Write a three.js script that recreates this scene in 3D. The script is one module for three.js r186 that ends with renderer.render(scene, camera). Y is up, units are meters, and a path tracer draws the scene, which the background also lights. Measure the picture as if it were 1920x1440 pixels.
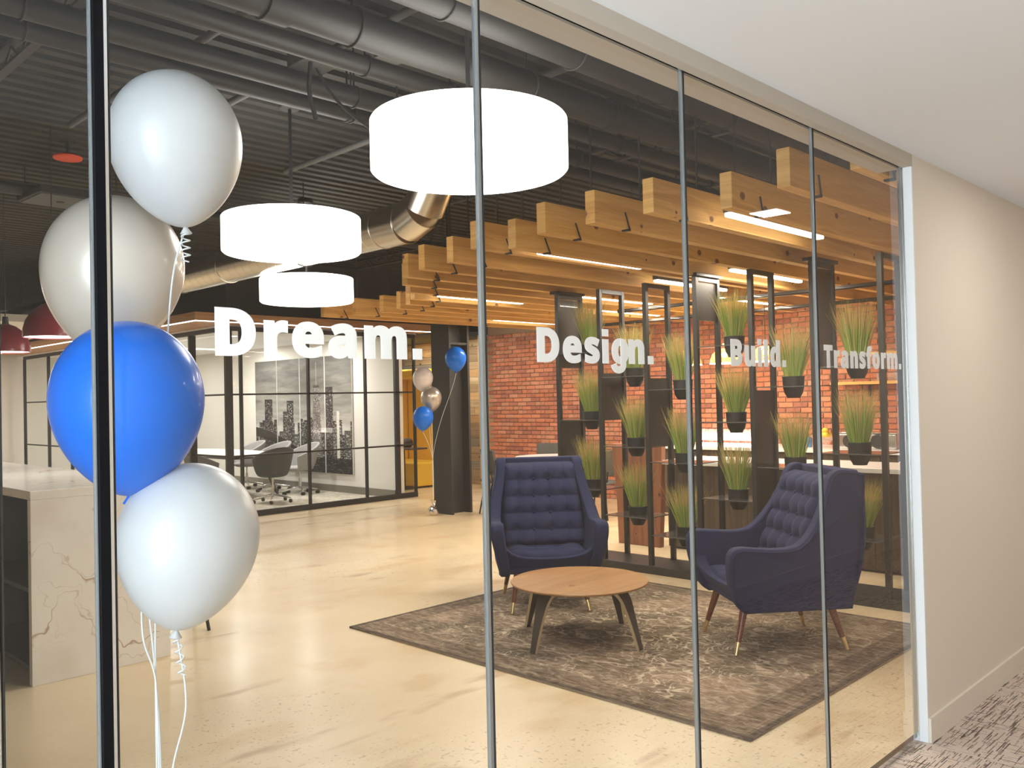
import * as THREE from 'three';
import { RoundedBoxGeometry } from 'three/addons/geometries/RoundedBoxGeometry.js';
import { mergeGeometries, toCreasedNormals } from 'three/addons/utils/BufferGeometryUtils.js';
import { FontLoader } from 'three/addons/loaders/FontLoader.js';
import { RectAreaLightUniformsLib } from 'three/addons/lights/RectAreaLightUniformsLib.js';

// ------------------------------------------------------------------ camera, light, exposure
const scene = new THREE.Scene();
const renderer = new THREE.WebGLRenderer({ antialias: true });
renderer.toneMapping = THREE.LinearToneMapping;
renderer.toneMappingExposure = 1.28;
renderer.shadowMap.enabled = true;
const camera = new THREE.PerspectiveCamera(47.072, 4 / 3, 0.05, 100);
camera.rotation.order = 'YXZ';
camera.position.set(0, 1.55, 0);
camera.rotation.set(THREE.MathUtils.degToRad(0.942), THREE.MathUtils.degToRad(-45.543), THREE.MathUtils.degToRad(-1.298));
scene.background = new THREE.Color().setRGB(3.2, 4.2, 5.4);        // daylight outside the corridor window
RectAreaLightUniformsLib.init();
function areaLight(name, color, intensity, w, h, pos, target) {
  const l = new THREE.RectAreaLight(color, intensity, w, h);
  l.name = name; l.position.set(...pos); l.lookAt(...target); scene.add(l); return l;
}
// daylight entering by the window at the end of the corridor
areaLight('window_daylight', new THREE.Color().setRGB(0.66, 0.84, 1.0), 13, 1.6, 2.2, [-2.9, 1.3, -0.5], [5, 1.3, -0.5]);
const WARM = new THREE.Color().setRGB(1, 0.9, 0.74), NEUTRAL = new THREE.Color().setRGB(1, 0.965, 0.9);
const DRUM_LIGHT = 4.5, LED_LIGHT = 120, TROFFER_LIGHT = 48;

// ------------------------------------------------------------------ helpers
let seed = 20240611;
const rnd = () => { seed = (seed + 0x6d2b79f5) | 0; let t = Math.imul(seed ^ (seed >>> 15), 1 | seed); t = (t + Math.imul(t ^ (t >>> 7), 61 | t)) ^ t; return ((t ^ (t >>> 14)) >>> 0) / 4294967296; };
const rr = (a, b) => a + (b - a) * rnd();
const V = (x, y, z) => new THREE.Vector3(x, y, z);
const lerp = (a, b, t) => a + (b - a) * t, clamp = (x, a = 0, b = 1) => Math.min(b, Math.max(a, x)), sstep = (a, b, x) => { const t = clamp((x - a) / (b - a)); return t * t * (3 - 2 * t); };
const names = new Map();
function numbered(n) { const k = names.get(n) ?? 0; names.set(n, k + 1); return k ? `${n}_${String(k).padStart(3, '0')}` : n; }
function mesh(name, geo, mat, parent) {
  const m = new THREE.Mesh(geo, mat); m.name = name; m.castShadow = m.receiveShadow = true;
  (parent ?? scene).add(m); return m;
}
function tag(o, label, category, group) { o.userData.label = label; o.userData.category = category; if (group) o.userData.group = group; return o; }
function thing(name, label, category, pos = [0, 0, 0], turn = 0, group) {
  const g = new THREE.Group(); g.name = numbered(name); g.position.set(...pos); g.rotation.y = turn; scene.add(g); return tag(g, label, category, group);
}
function single(name, geo, mat, label, category, group) { return tag(mesh(numbered(name), geo, mat), label, category, group); }
function struct(name, geo, mat, label) { const m = mesh(name, geo, mat); m.userData.kind = 'structure'; if (label) m.userData.label = label; return m; }
function structGroup(name, label) { const g = new THREE.Group(); g.name = name; g.userData.kind = 'structure'; if (label) g.userData.label = label; scene.add(g); return g; }
function copyOf(root, label, pos, turn = 0) {
  const c = root.clone(); c.name = numbered(root.name.replace(/_\d{3}$/, '')); c.userData = { ...root.userData }; if (label) c.userData.label = label;
  c.position.set(...pos); c.rotation.y = turn; scene.add(c); return c;
}
const box = (w, h, d, x = 0, y = 0, z = 0) => new THREE.BoxGeometry(w, h, d).translate(x, y, z);
const box2 = (x0, x1, y0, y1, z0, z1) => box(x1 - x0, y1 - y0, z1 - z0, (x0 + x1) / 2, (y0 + y1) / 2, (z0 + z1) / 2);
const rbox = (w, h, d, r, x = 0, y = 0, z = 0, s = 2) => new RoundedBoxGeometry(w, h, d, s, r).translate(x, y, z);
const rbox2 = (x0, x1, y0, y1, z0, z1, r, s = 2) => rbox(x1 - x0, y1 - y0, z1 - z0, r, (x0 + x1) / 2, (y0 + y1) / 2, (z0 + z1) / 2, s);
const cyl = (rt, rb, h, x = 0, y = 0, z = 0, s = 20) => new THREE.CylinderGeometry(rt, rb, h, s).translate(x, y, z);
const lathe = (pts, s = 32) => new THREE.LatheGeometry(pts.map(([r, y]) => new THREE.Vector2(r, y)), s);
const tube = (pts, r, seg = 24, rs = 8) => new THREE.TubeGeometry(new THREE.CatmullRomCurve3(pts.map((p) => V(...p))), seg, r, rs);
function rod(a, b, ra, rb = ra, s = 12) {
  const A = V(...a), B = V(...b), L = A.distanceTo(B), g = new THREE.CylinderGeometry(rb, ra, L, s);
  g.translate(0, L / 2, 0); g.applyQuaternion(new THREE.Quaternion().setFromUnitVectors(V(0, 1, 0), B.clone().sub(A).normalize())); return g.translate(A.x, A.y, A.z);
}
function plain(g) { g = g.index ? g.toNonIndexed() : g; for (const k of Object.keys(g.attributes)) if (!['position', 'normal', 'uv'].includes(k)) g.deleteAttribute(k); if (!g.attributes.uv) g.setAttribute('uv', new THREE.BufferAttribute(new Float32Array(g.attributes.position.count * 2), 2)); return g; }
const merge = (list) => mergeGeometries(list.map(plain));
// texture coordinates in metres, by the side each triangle faces; swap turns the grain upright
function muv(g, swap = false, ou = 0, ov = 0) {
  g = plain(g); const p = g.attributes.position, uv = g.attributes.uv, a = V(), b = V(), c = V(), n = V();
  for (let i = 0; i < p.count; i += 3) {
    a.fromBufferAttribute(p, i); b.fromBufferAttribute(p, i + 1); c.fromBufferAttribute(p, i + 2);
    n.copy(b).sub(a).cross(c.clone().sub(a)); const ax = Math.abs(n.x), ay = Math.abs(n.y), az = Math.abs(n.z);
    [a, b, c].forEach((q, k) => { let u, v; if (ax > ay && ax > az) { u = q.z; v = q.y; } else if (ay > az) { u = q.x; v = q.z; } else { u = q.x; v = q.y; } if (swap) [u, v] = [v, u]; uv.setXY(i + k, u + ou, v + ov); });
  }
  return g;
}
// ------------------------------------------------------------------ noise and textures
const hash = (x, y, s) => { let h = Math.imul(x, 374761393) ^ Math.imul(y, 668265263) ^ Math.imul(s, 1442695041); h = Math.imul(h ^ (h >>> 13), 1274126177); return ((h ^ (h >>> 16)) >>> 0) / 4294967296; };
function vnoise(x, y, px, py, s) {   // repeats every px, py cells
  const ix = Math.floor(x), iy = Math.floor(y), fx = x - ix, fy = y - iy, u = fx * fx * (3 - 2 * fx), v = fy * fy * (3 - 2 * fy), m = (a, n) => ((a % n) + n) % n;
  const x0 = m(ix, px), x1 = m(ix + 1, px), y0 = m(iy, py), y1 = m(iy + 1, py);
  return lerp(lerp(hash(x0, y0, s), hash(x1, y0, s), u), lerp(hash(x0, y1, s), hash(x1, y1, s), u), v);
}
function fbm(u, v, fx, fy, oct, s) { let a = 0.5, t = 0, n = 0; for (let i = 0; i < oct; i++) { t += a * vnoise(u * fx, v * fy, fx, fy, s + i * 17); n += a; a *= 0.55; fx *= 2; fy *= 2; } return t / n; }
function dataTex(w, h, fn, srgb = true, size = [1, 1]) {
  const d = new Uint8Array(w * h * 4);
  for (let j = 0; j < h; j++) for (let i = 0; i < w; i++) { const c = fn((i + 0.5) / w, (j + 0.5) / h, i, j), k = (j * w + i) * 4; for (let q = 0; q < 3; q++) d[k + q] = clamp(c[q], 0, 255); d[k + 3] = 255; }
  const t = new THREE.DataTexture(d, w, h); t.wrapS = t.wrapT = THREE.RepeatWrapping; t.magFilter = THREE.LinearFilter; if (srgb) t.colorSpace = THREE.SRGBColorSpace;
  t.repeat.set(1 / size[0], 1 / size[1]); t.needsUpdate = true; return t;
}
const mix3 = (a, b, t) => [lerp(a[0], b[0], t), lerp(a[1], b[1], t), lerp(a[2], b[2], t)];
function canvasTex(w, h, draw, size) {
  const c = document.createElement('canvas'); c.width = w; c.height = h; draw(c.getContext('2d'), w, h);
  const t = new THREE.CanvasTexture(c); t.colorSpace = THREE.SRGBColorSpace; t.wrapS = t.wrapT = THREE.RepeatWrapping; if (size) t.repeat.set(1 / size[0], 1 / size[1]); return t;
}
const woodTex = (light, dark, knot, s, size = [2.4, 0.6], knots = 9) => {
  const K = []; for (let i = 0; i < knots; i++) K.push([hash(i, 3, s), hash(i, 7, s), 0.5 + hash(i, 11, s)]);
  return dataTex(1024, 256, (u, v) => {
    let w = 0, k = 0;
    for (const [ku, kv, r] of K) { let du = Math.abs(u - ku), dv = Math.abs(v - kv); du = Math.min(du, 1 - du) * size[0]; dv = Math.min(dv, 1 - dv) * size[1]; const d = Math.hypot(du * 0.8, dv) / (0.017 * r); w += Math.exp(-d * 0.45) * 0.5; k = Math.max(k, 1 - sstep(0.6, 1.15, d)); }
    const rings = vnoise((v * 9 + w * 2 + fbm(u, v, 3, 2, 3, s + 5) * 2.2) * 3, 0.5, 4096, 1, s + 9), fine = fbm(u, v, 12, 128, 3, s + 21), big = fbm(u, v, 3, 3, 3, s + 2);
    return mix3(mix3(mix3(light, dark, clamp(rings * 0.55 + (fine - 0.5) * 0.7 + (big - 0.5) * 0.5)), dark, 0), knot, k * 0.8);
  }, true, size);
};
const T = {};
T.pine = woodTex([228, 180, 102], [190, 132, 62], [104, 58, 28], 11);
T.oak = woodTex([174, 130, 80], [140, 95, 52], [112, 72, 38], 31, [1.6, 0.5], 2);
T.fascia = woodTex([196, 152, 106], [156, 112, 72], [100, 60, 30], 41, [2, 0.5], 1);
T.slab = woodTex([150, 98, 68], [102, 60, 40], [70, 30, 18], 51, [1.4, 0.7], 3);
T.bar = woodTex([92, 78, 62], [54, 45, 36], [40, 32, 26], 61, [1.6, 0.5], 0);
T.leg = woodTex([120, 62, 34], [82, 38, 20], [60, 28, 14], 71, [0.6, 0.1], 0);
T.plank = [woodTex([196, 178, 146], [150, 128, 98], [90, 70, 50], 81, [2.2, 0.3], 4), woodTex([170, 150, 122], [118, 100, 78], [80, 62, 46], 91, [2.2, 0.3], 4), woodTex([206, 176, 132], [164, 128, 86], [96, 66, 40], 101, [2.2, 0.3], 3), woodTex([150, 146, 138], [104, 100, 94], [70, 64, 58], 111, [2.2, 0.3], 3)];
T.concrete = dataTex(2048, 2048, (u, v, i, j) => {
  const big = fbm(u, v, 5, 5, 5, 3), mid = fbm(u, v, 16, 22, 4, 9), st = fbm(u, v, 9, 30, 4, 15), ag = vnoise(u * 500, v * 500, 500, 500, 23), agm = fbm(u, v, 6, 6, 3, 29);
  let c = mix3([216, 194, 156], [230, 210, 174], sstep(0.3, 0.7, big)); c = mix3(c, [204, 168, 120], sstep(0.56, 0.8, mid) * 0.4);
  c = mix3(c, [160, 124, 86], sstep(0.68, 0.84, st) * 0.5); const spk = ag > 0.86 && agm > 0.47 ? 0.5 * sstep(0.47, 0.6, agm) : 0; c = mix3(c, [160, 134, 102], spk);
  const g = (hash(i, j, 5) - 0.5) * 9; return [c[0] + g, c[1] + g, c[2] + g];
}, true, [7, 7]);
T.concreteRough = dataTex(512, 512, (u, v) => { const x = 70 + 70 * fbm(u, v, 14, 14, 4, 77); return [x, x, x]; }, false, [5, 5]);
T.brick = dataTex(256, 256, (u, v, i, j) => { const a = fbm(u, v, 6, 6, 4, 5), b = fbm(u, v, 24, 24, 2, 8), k = 0.78 + 0.4 * a + (b - 0.5) * 0.3; const m = sstep(0.66, 0.8, fbm(u, v, 10, 10, 3, 44)) * 0.35; return mix3([255 * k, 250 * k, 245 * k], [240, 225, 205], m); }, true, [0.7, 0.7]);
T.marble = dataTex(1024, 1024, (u, v) => {
  const wx = fbm(u, v, 3, 3, 5, 7), wy = fbm(u, v, 3, 3, 5, 19);
  const vein = (k, s, w) => { const q = Math.abs(vnoise((u * 1.2 + v * 0.9 + wx * 0.8) * k, (v * 0.8 - u * 0.5 + wy * 0.8) * k, 4096, 4096, s) - 0.5); return Math.pow(clamp(1 - q / w), 1.5); };
  let c = mix3([238, 234, 226], [226, 218, 206], sstep(0.4, 0.75, wx)); c = mix3(c, [150, 118, 84], vein(3, 3, 0.02) * 0.75 * sstep(0.4, 0.6, wy)); return mix3(c, [176, 158, 136], vein(5, 9, 0.014) * 0.4);
}, true, [1.3, 1.3]);
T.rug = dataTex(1024, 1280, (u, v, i, j) => {
  const X = u * 2.44, Y = v * 3.05, bx = Math.min(X, 2.44 - X), by = Math.min(Y, 3.05 - Y), b = Math.min(bx, by);
  const mx = Math.abs(u - 0.5), my = Math.abs(v - 0.5), wx = fbm(mx, my, 10, 12, 3, 5) - 0.5, wy = fbm(mx, my, 10, 12, 3, 12) - 0.5;
  const curl = (k, a) => Math.abs(Math.sin(mx * k + wx * a + Math.sin(my * k * 0.8 + wy * a * 0.7) * 2.1) * Math.cos(my * k * 1.15 + wy * a * 0.85 + Math.sin(mx * k * 0.85) * 1.8)), sc = Math.min(curl(52, 15) * 1.15, curl(96, 22) * 1.5 + 0.03);
  const scroll = 1 - sstep(0.05, 0.2, sc), wear = fbm(u, v, 7, 9, 5, 33), pile = fbm(u, v, 160, 60, 2, 91);
  let c = mix3([108, 94, 76], [150, 128, 106], sstep(0.35, 0.65, fbm(u, v, 9, 9, 4, 61)));
  c = mix3(c, [208, 190, 164], scroll * (0.35 + 0.5 * sstep(0.35, 0.6, wear))); c = mix3(c, [84, 72, 56], sstep(0.55, 0.8, wear) * 0.45);
  if (b < 0.2) c = mix3(c, [94, 78, 62], 0.5); if (b < 0.03) c = [86, 72, 60]; if (Math.abs(b - 0.06) < 0.008 || Math.abs(b - 0.2) < 0.008) c = mix3(c, [150, 130, 106], 0.55);
  const g = (pile - 0.5) * 70; return [c[0] + g, c[1] + g, c[2] + g];
}, true);
T.carpet = canvasTex(1024, 1024, (g, w, h) => {
  g.fillStyle = '#cdbcae'; g.fillRect(0, 0, w, h);
  for (let i = 0; i < 16000; i++) { g.fillStyle = `rgba(${rr(150, 225) | 0},${rr(130, 200) | 0},${rr(110, 180) | 0},0.35)`; g.fillRect(rr(0, w), rr(0, h), rr(2, 14), rr(1, 3)); }
  for (let i = 0; i < 1300; i++) { const hz = rnd() < 0.66, L = rr(16, 150); g.fillStyle = `rgba(${rr(40, 90) | 0},${rr(32, 66) | 0},${rr(30, 56) | 0},${rr(0.3, 0.8)})`; g.fillRect(rr(0, w), rr(0, h), hz ? L : rr(2, 5), hz ? rr(2, 5) : L * 0.6); }
}, [1.0, 1.0]);
T.officeCarpet = dataTex(256, 256, (u, v, i, j) => { const a = fbm(u, v, 24, 24, 3, 5), k = 172 + 70 * (a - 0.4) + (hash(i, j, 3) - 0.5) * 26; return [k * 1.04, k, k * 0.93]; }, true, [1.2, 1.2]);
T.weave = dataTex(128, 128, (u, v, i, j) => { const x = 128 + 60 * Math.sin(u * 64 * Math.PI) * Math.sin(v * 64 * Math.PI) + (hash(i, j, 4) - 0.5) * 60; return [x, x, x]; }, false, [0.12, 0.12]);
T.plaster = dataTex(256, 256, (u, v, i, j) => { const x = 128 + 90 * (fbm(u, v, 60, 60, 2, 5) - 0.5); return [x, x, x]; }, false, [0.4, 0.4]);
T.spiral = dataTex(64, 64, (u) => { const x = Math.abs(u - 0.5) < 0.05 ? 255 : 90; return [x, x, x]; }, false);
T.deckGrime = dataTex(512, 512, (u, v) => { const k = 0.7 + 0.6 * fbm(u, v, 8, 8, 4, 3); return [46 * k, 44 * k, 38 * k]; }, true, [4, 4]);

const std = (o) => new THREE.MeshStandardMaterial(o), phy = (o) => new THREE.MeshPhysicalMaterial(o);
const rgb = (r, g, b) => new THREE.Color().setRGB(r, g, b);
const M = {
  concrete: phy({ map: T.concrete, roughnessMap: T.concreteRough, roughness: 1, clearcoat: 0.35, clearcoatRoughness: 0.22 }),
  wallWhite: std({ color: rgb(0.78, 0.75, 0.7), roughness: 0.9, bumpMap: T.plaster, bumpScale: 0.0006 }),
  wallBeige: std({ color: rgb(0.79, 0.705, 0.6), roughness: 0.9, bumpMap: T.plaster, bumpScale: 0.0006 }),
  ceilWhite: std({ color: rgb(0.86, 0.86, 0.86), roughness: 0.95 }),
  jambWhite: std({ color: rgb(0.8, 0.8, 0.79), roughness: 0.6 }),
  headerBeige: std({ color: rgb(0.56, 0.5, 0.42), roughness: 0.7 }),
  carpet: std({ map: T.carpet, roughness: 1 }), officeCarpet: std({ map: T.officeCarpet, roughness: 1 }), rug: std({ map: T.rug, roughness: 1 }),
  deck: std({ map: T.deckGrime, roughness: 0.75 }), pipe: std({ color: rgb(0.032, 0.031, 0.028), roughness: 0.55, metalness: 0.2 }), pipeGrey: std({ color: rgb(0.1, 0.097, 0.09), roughness: 0.6 }),
  roof: std({ color: rgb(0.05, 0.05, 0.05), roughness: 1 }), darkWall: std({ color: rgb(0.045, 0.043, 0.04), roughness: 0.9 }),
  duct: std({ color: rgb(0.72, 0.68, 0.62), roughness: 0.26, metalness: 1, bumpMap: T.spiral, bumpScale: 0.002 }), ductSmooth: std({ color: rgb(0.72, 0.68, 0.62), roughness: 0.26, metalness: 1 }),
  pine: std({ map: T.pine, roughness: 0.6 }), oak: phy({ map: T.oak, roughness: 0.5, clearcoat: 0.15, clearcoatRoughness: 0.35 }), fascia: std({ map: T.fascia, roughness: 0.55 }),
  slab: std({ map: T.slab, roughness: 0.5 }), bar: std({ map: T.bar, roughness: 0.6 }), leg: phy({ map: T.leg, roughness: 0.4, clearcoat: 0.4 }), plyEdge: std({ color: rgb(0.5, 0.36, 0.2), roughness: 0.6 }), walnut: std({ color: rgb(0.055, 0.04, 0.03), roughness: 0.5 }),
  brass: std({ color: rgb(0.86, 0.66, 0.32), roughness: 0.28, metalness: 1 }), chrome: std({ color: rgb(0.75, 0.75, 0.75), roughness: 0.2, metalness: 1 }),
  black: std({ color: rgb(0.018, 0.018, 0.018), roughness: 0.5 }), blackSteel: phy({ color: rgb(0.032, 0.03, 0.028), roughness: 0.42, metalness: 0.3, clearcoat: 0.25, clearcoatRoughness: 0.3 }), steelPanel: phy({ color: rgb(0.055, 0.05, 0.045), roughness: 0.4, metalness: 0.5, clearcoat: 0.2 }), gasket: phy({ color: rgb(0.004, 0.004, 0.005), roughness: 0.7, specularIntensity: 0.25 }),
  columnPaint: std({ color: rgb(0.03, 0.028, 0.026), roughness: 0.6 }), pot: std({ color: rgb(0.014, 0.014, 0.014), roughness: 0.55 }), soil: std({ color: rgb(0.03, 0.022, 0.015), roughness: 1 }),
  shelfGlass: phy({ color: rgb(0.1, 0.1, 0.095), roughness: 0.18, metalness: 0.2, clearcoat: 0.7, clearcoatRoughness: 0.1 }),
  navy: phy({ color: rgb(0.006, 0.012, 0.058), roughness: 0.85, sheen: 0.25, sheenColor: rgb(0.08, 0.13, 0.32), sheenRoughness: 0.5, bumpMap: T.weave, bumpScale: 0.0005 }),
  greyFabric: phy({ color: rgb(0.1, 0.1, 0.095), roughness: 0.95, sheen: 0.3, bumpMap: T.weave, bumpScale: 0.0005 }), lightFabric: phy({ color: rgb(0.36, 0.345, 0.34), roughness: 0.95, sheen: 0.3 }),
  yellow: phy({ color: rgb(0.82, 0.5, 0.03), roughness: 0.85, sheen: 0.3 }), marble: phy({ map: T.marble, roughness: 0.2, clearcoat: 0.3, clearcoatRoughness: 0.1 }), whiteTop: phy({ color: rgb(0.86, 0.84, 0.8), roughness: 0.25 }),
  cabinet: std({ color: rgb(0.05, 0.06, 0.07), roughness: 0.55 }), letter: std({ color: rgb(0.86, 0.84, 0.81), roughness: 0.55 }),
  pane: phy({ color: 0xffffff, roughness: 0, transmission: 1, thickness: 0, ior: 1.5 }), smallPane: phy({ color: rgb(0.98, 1, 0.98), roughness: 0, transmission: 1, thickness: 0, ior: 1.35 }),
  paneEdge: phy({ color: rgb(0.42, 0.45, 0.45), roughness: 0.15, metalness: 0.55, clearcoat: 1, clearcoatRoughness: 0.05 }), paneJoint: std({ color: rgb(0.02, 0.02, 0.02), roughness: 0.4 }),
  balloonWhite: phy({ color: rgb(0.6, 0.62, 0.62), roughness: 0.42, clearcoat: 0.55, clearcoatRoughness: 0.3 }), balloonPearl: phy({ color: rgb(0.69, 0.64, 0.56), roughness: 0.35, metalness: 0.1, clearcoat: 0.5, clearcoatRoughness: 0.12 }), balloonPink: phy({ color: rgb(0.78, 0.7, 0.68), roughness: 0.4, clearcoat: 0.5, clearcoatRoughness: 0.15 }),
  balloonSilver: phy({ color: rgb(0.5, 0.45, 0.4), roughness: 0.28, metalness: 0.5, clearcoat: 0.5, clearcoatRoughness: 0.1 }), balloonBlue: phy({ color: rgb(0.003, 0.15, 0.72), roughness: 0.35, specularIntensity: 0.4, clearcoat: 0.28, clearcoatRoughness: 0.1 }), ribbon: phy({ color: rgb(0.8, 0.84, 0.84), roughness: 0.35 }), foil: std({ color: rgb(0.8, 0.78, 0.76), roughness: 0.2, metalness: 1 }),
  red: phy({ color: rgb(0.3, 0.022, 0.04), roughness: 0.35, clearcoat: 0.4 }), redDisc: std({ color: rgb(0.75, 0.08, 0.03), roughness: 0.5 }),
  drum: std({ color: rgb(0.9, 0.9, 0.88), emissive: rgb(1, 0.97, 0.9), emissiveIntensity: 4.2, roughness: 0.9 }), led: std({ color: rgb(0.9, 0.9, 0.9), emissive: rgb(1, 0.92, 0.78), emissiveIntensity: 9 }), ledSoft: std({ color: rgb(0.9, 0.9, 0.9), emissive: rgb(1, 0.9, 0.86), emissiveIntensity: 3 }), troffer: std({ color: rgb(0.9, 0.9, 0.9), emissive: rgb(1, 0.97, 0.93), emissiveIntensity: 5 }), bulb: std({ color: rgb(1, 1, 1), emissive: rgb(1, 0.88, 0.64), emissiveIntensity: 4 }),
  ambGlass: phy({ color: rgb(1, 0.93, 0.7), roughness: 0.03, transmission: 0.94, thickness: 0, ior: 1.5 }), clearGlass: phy({ color: 0xffffff, roughness: 0.02, transmission: 0.9, thickness: 0, ior: 1.5 }), canBlue: std({ color: rgb(0.1, 0.25, 0.45), roughness: 0.35, metalness: 0.4 }), canRed: std({ color: rgb(0.6, 0.1, 0.06), roughness: 0.35, metalness: 0.3 }), canWhite: std({ color: rgb(0.7, 0.7, 0.72), roughness: 0.35, metalness: 0.3 }), lemon: std({ color: rgb(0.85, 0.58, 0.04), roughness: 0.5 }), whiteBoard: std({ color: rgb(0.62, 0.66, 0.7), roughness: 0.3 }), frameGrey: std({ color: rgb(0.22, 0.23, 0.25), roughness: 0.5 }),
};
M.deck.side = THREE.DoubleSide;

// ------------------------------------------------------------------ setting: the corridor
const GZ = -1.494, HB = 2.563;   // glass plane, underside of the wooden beams
struct('floor_corridor', muv(box2(-3.2, 12.2, -0.12, 0, GZ, 0.5)), M.carpet, 'beige corridor carpet with a dark crosshatched line pattern');
struct('ceiling_corridor', box2(-3.2, 12.2, 2.592, 2.72, GZ, 0.5), M.ceilWhite, 'smooth white corridor ceiling');
struct('wall_corridor', muv(box2(4.04, 12.2, 0, 2.592, -1.508, -1.446)), M.wallBeige, 'plain beige corridor wall beside the glass partition');
struct('baseboard_corridor', merge([box2(4.032, 12.2, 0, 0.106, -1.446, -1.434)]), M.wallBeige, 'low beige baseboard along the corridor wall');
struct('trim_1', merge([box2(4.028, 4.04, 0, 2.54, -1.508, -1.446)]), M.jambWhite, 'white painted end jamb where the glass partition meets the wall');
struct('wall_opposite', muv(box2(-3.2, 12.2, 0, 2.592, 0.45, 0.6)), M.wallBeige, 'beige corridor wall facing the glass partition');
struct('baseboard_opposite', box2(-3.2, 12.1, 0, 0.106, 0.437, 0.45), M.wallBeige);
struct('wall_corridor_end', muv(box2(12.1, 12.25, 0, 2.592, -1.6, 0.6)), M.wallBeige);
{ // header over the glass with the recessed track
  const g = structGroup('trim_2', 'beige header with a dark glazing track above the glass');
  mesh('header', muv(box2(-3.2, 4.04, 2.538, 2.592, GZ + 0.009, -1.446)), M.headerBeige, g);
  mesh('header', muv(box2(-3.2, 4.04, 2.538, 2.592, -1.6, GZ - 0.009)), M.headerBeige, g);
  mesh('glazing_track', box2(-3.2, 4.04, 2.546, 2.592, GZ - 0.009, GZ + 0.009), M.gasket, g);
  struct('wall_bulkhead', muv(box2(-3.2, 12.2, 2.592, 3.75, -1.62, GZ)), M.darkWall, 'dark bulkhead above the glass partition');
}
{ // window at the corridor's end, outside the picture, that lights the jamb
  const g = structGroup('wall_corridor_window', 'corridor end wall around its window');
  mesh('wall_panel', box2(-3.2, -3.05, 0, 2.592, -1.6, -1.35), M.wallBeige, g); mesh('wall_panel', box2(-3.2, -3.05, 0, 2.592, 0.35, 0.6), M.wallBeige, g);
  mesh('wall_panel', box2(-3.2, -3.05, 0, 0.15, -1.35, 0.35), M.wallBeige, g); mesh('wall_panel', box2(-3.2, -3.05, 2.45, 2.592, -1.35, 0.35), M.wallBeige, g);
  const w = structGroup('window_1', 'tall corridor window with a slim frame');
  mesh('pane', box2(-3.13, -3.12, 0.15, 2.45, -1.35, 0.35), M.pane, w);
  mesh('window_frame', merge([box2(-3.15, -3.1, 0.15, 2.45, -0.52, -0.48), box2(-3.15, -3.1, 0.15, 0.2, -1.35, 0.35), box2(-3.15, -3.1, 2.4, 2.45, -1.35, 0.35)]), M.frameGrey, w);
}
{ // recessed ceiling lights of the corridor, mirrored in the glass
  for (const [x, z, lab] of [[4.67, -0.52, 'white square recessed ceiling light in the corridor ceiling near the jamb'], [-1.3, -0.52, 'white square recessed ceiling light in the corridor ceiling near the window'], [7.1, -0.52, 'white square recessed ceiling light farther down the corridor past the jamb'], [9.6, -0.52, 'white square recessed ceiling light farthest down the corridor ceiling']]) {
    const t = thing('ceiling_light', lab, 'ceiling light', [x, 2.592, z]);
    mesh('frame', merge([box(0.2, 0.006, 0.012, 0, -0.003, 0.094), box(0.2, 0.006, 0.012, 0, -0.003, -0.094), box(0.012, 0.006, 0.176, 0.094, -0.003, 0), box(0.012, 0.006, 0.176, -0.094, -0.003, 0)]), M.jambWhite, t);
    mesh('light_diffuser', box(0.176, 0.004, 0.176, 0, -0.002, 0), M.troffer, t);
    areaLight('ceiling_light_glow', NEUTRAL, TROFFER_LIGHT * 2, 0.17, 0.17, [x, 2.582, z], [x, 0, z]);
  }
}
// ------------------------------------------------------------------ the glass partition
const paneRuns = [[-0.46, 0.405, 'leftmost full-height glass pane beside the narrow strip of glass'], [0.409, 0.55, 'narrow full-height strip of glass beside the black gasket post'], [0.577, 1.422, 'full-height glass pane carrying the word Dream'], [1.434, 2.284, 'full-height glass pane carrying the word Design'], [2.296, 3.152, 'full-height glass pane carrying the word Build'], [3.164, 4.02, 'full-height glass pane carrying the word Transform']];
const partition = thing('glass_partition', 'frameless glass partition between the corridor and the lounge', 'glass partition', [0, 0, GZ]);
paneRuns.forEach(([x0, x1, lab], i) => {
  const w = x1 - x0, c = (x0 + x1) / 2, p = mesh('glass_pane', new THREE.PlaneGeometry(w - 0.005, 2.52), M.pane, partition); p.position.set(c, 1.286, 0); p.userData.label = lab;
  mesh('polished_edge', box(0.0025, 2.52, 0.011, -w / 2 + 0.00125, 0, 0), M.paneJoint, p); mesh('polished_edge', box(0.0025, 2.52, 0.011, w / 2 - 0.00125, 0, 0), M.paneEdge, p);
});
for (const x of [1.428, 2.29, 3.158]) mesh('joint_seal', box(0.0105, 2.52, 0.005, x, 1.286, 0), M.paneEdge, partition);
mesh('gasket_post', box2(0.551, 0.567, 0.026, 2.545, -0.014, 0.014), M.gasket, partition).userData.label = 'slim black vertical gasket post';
mesh('metal_strip', box2(0.5675, 0.5755, 0.026, 2.545, -0.006, 0.006), M.chrome, partition).userData.label = 'thin bright metal strip beside the black post';
mesh('floor_track', box2(-0.46, 4.02, 0.0005, 0.025, -0.012, 0.012), M.chrome, partition);
struct('trim_3', box2(4.02, 4.028, 0, 2.538, GZ - 0.012, GZ + 0.012), M.chrome, 'slim metal channel holding the last glass pane');
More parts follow.
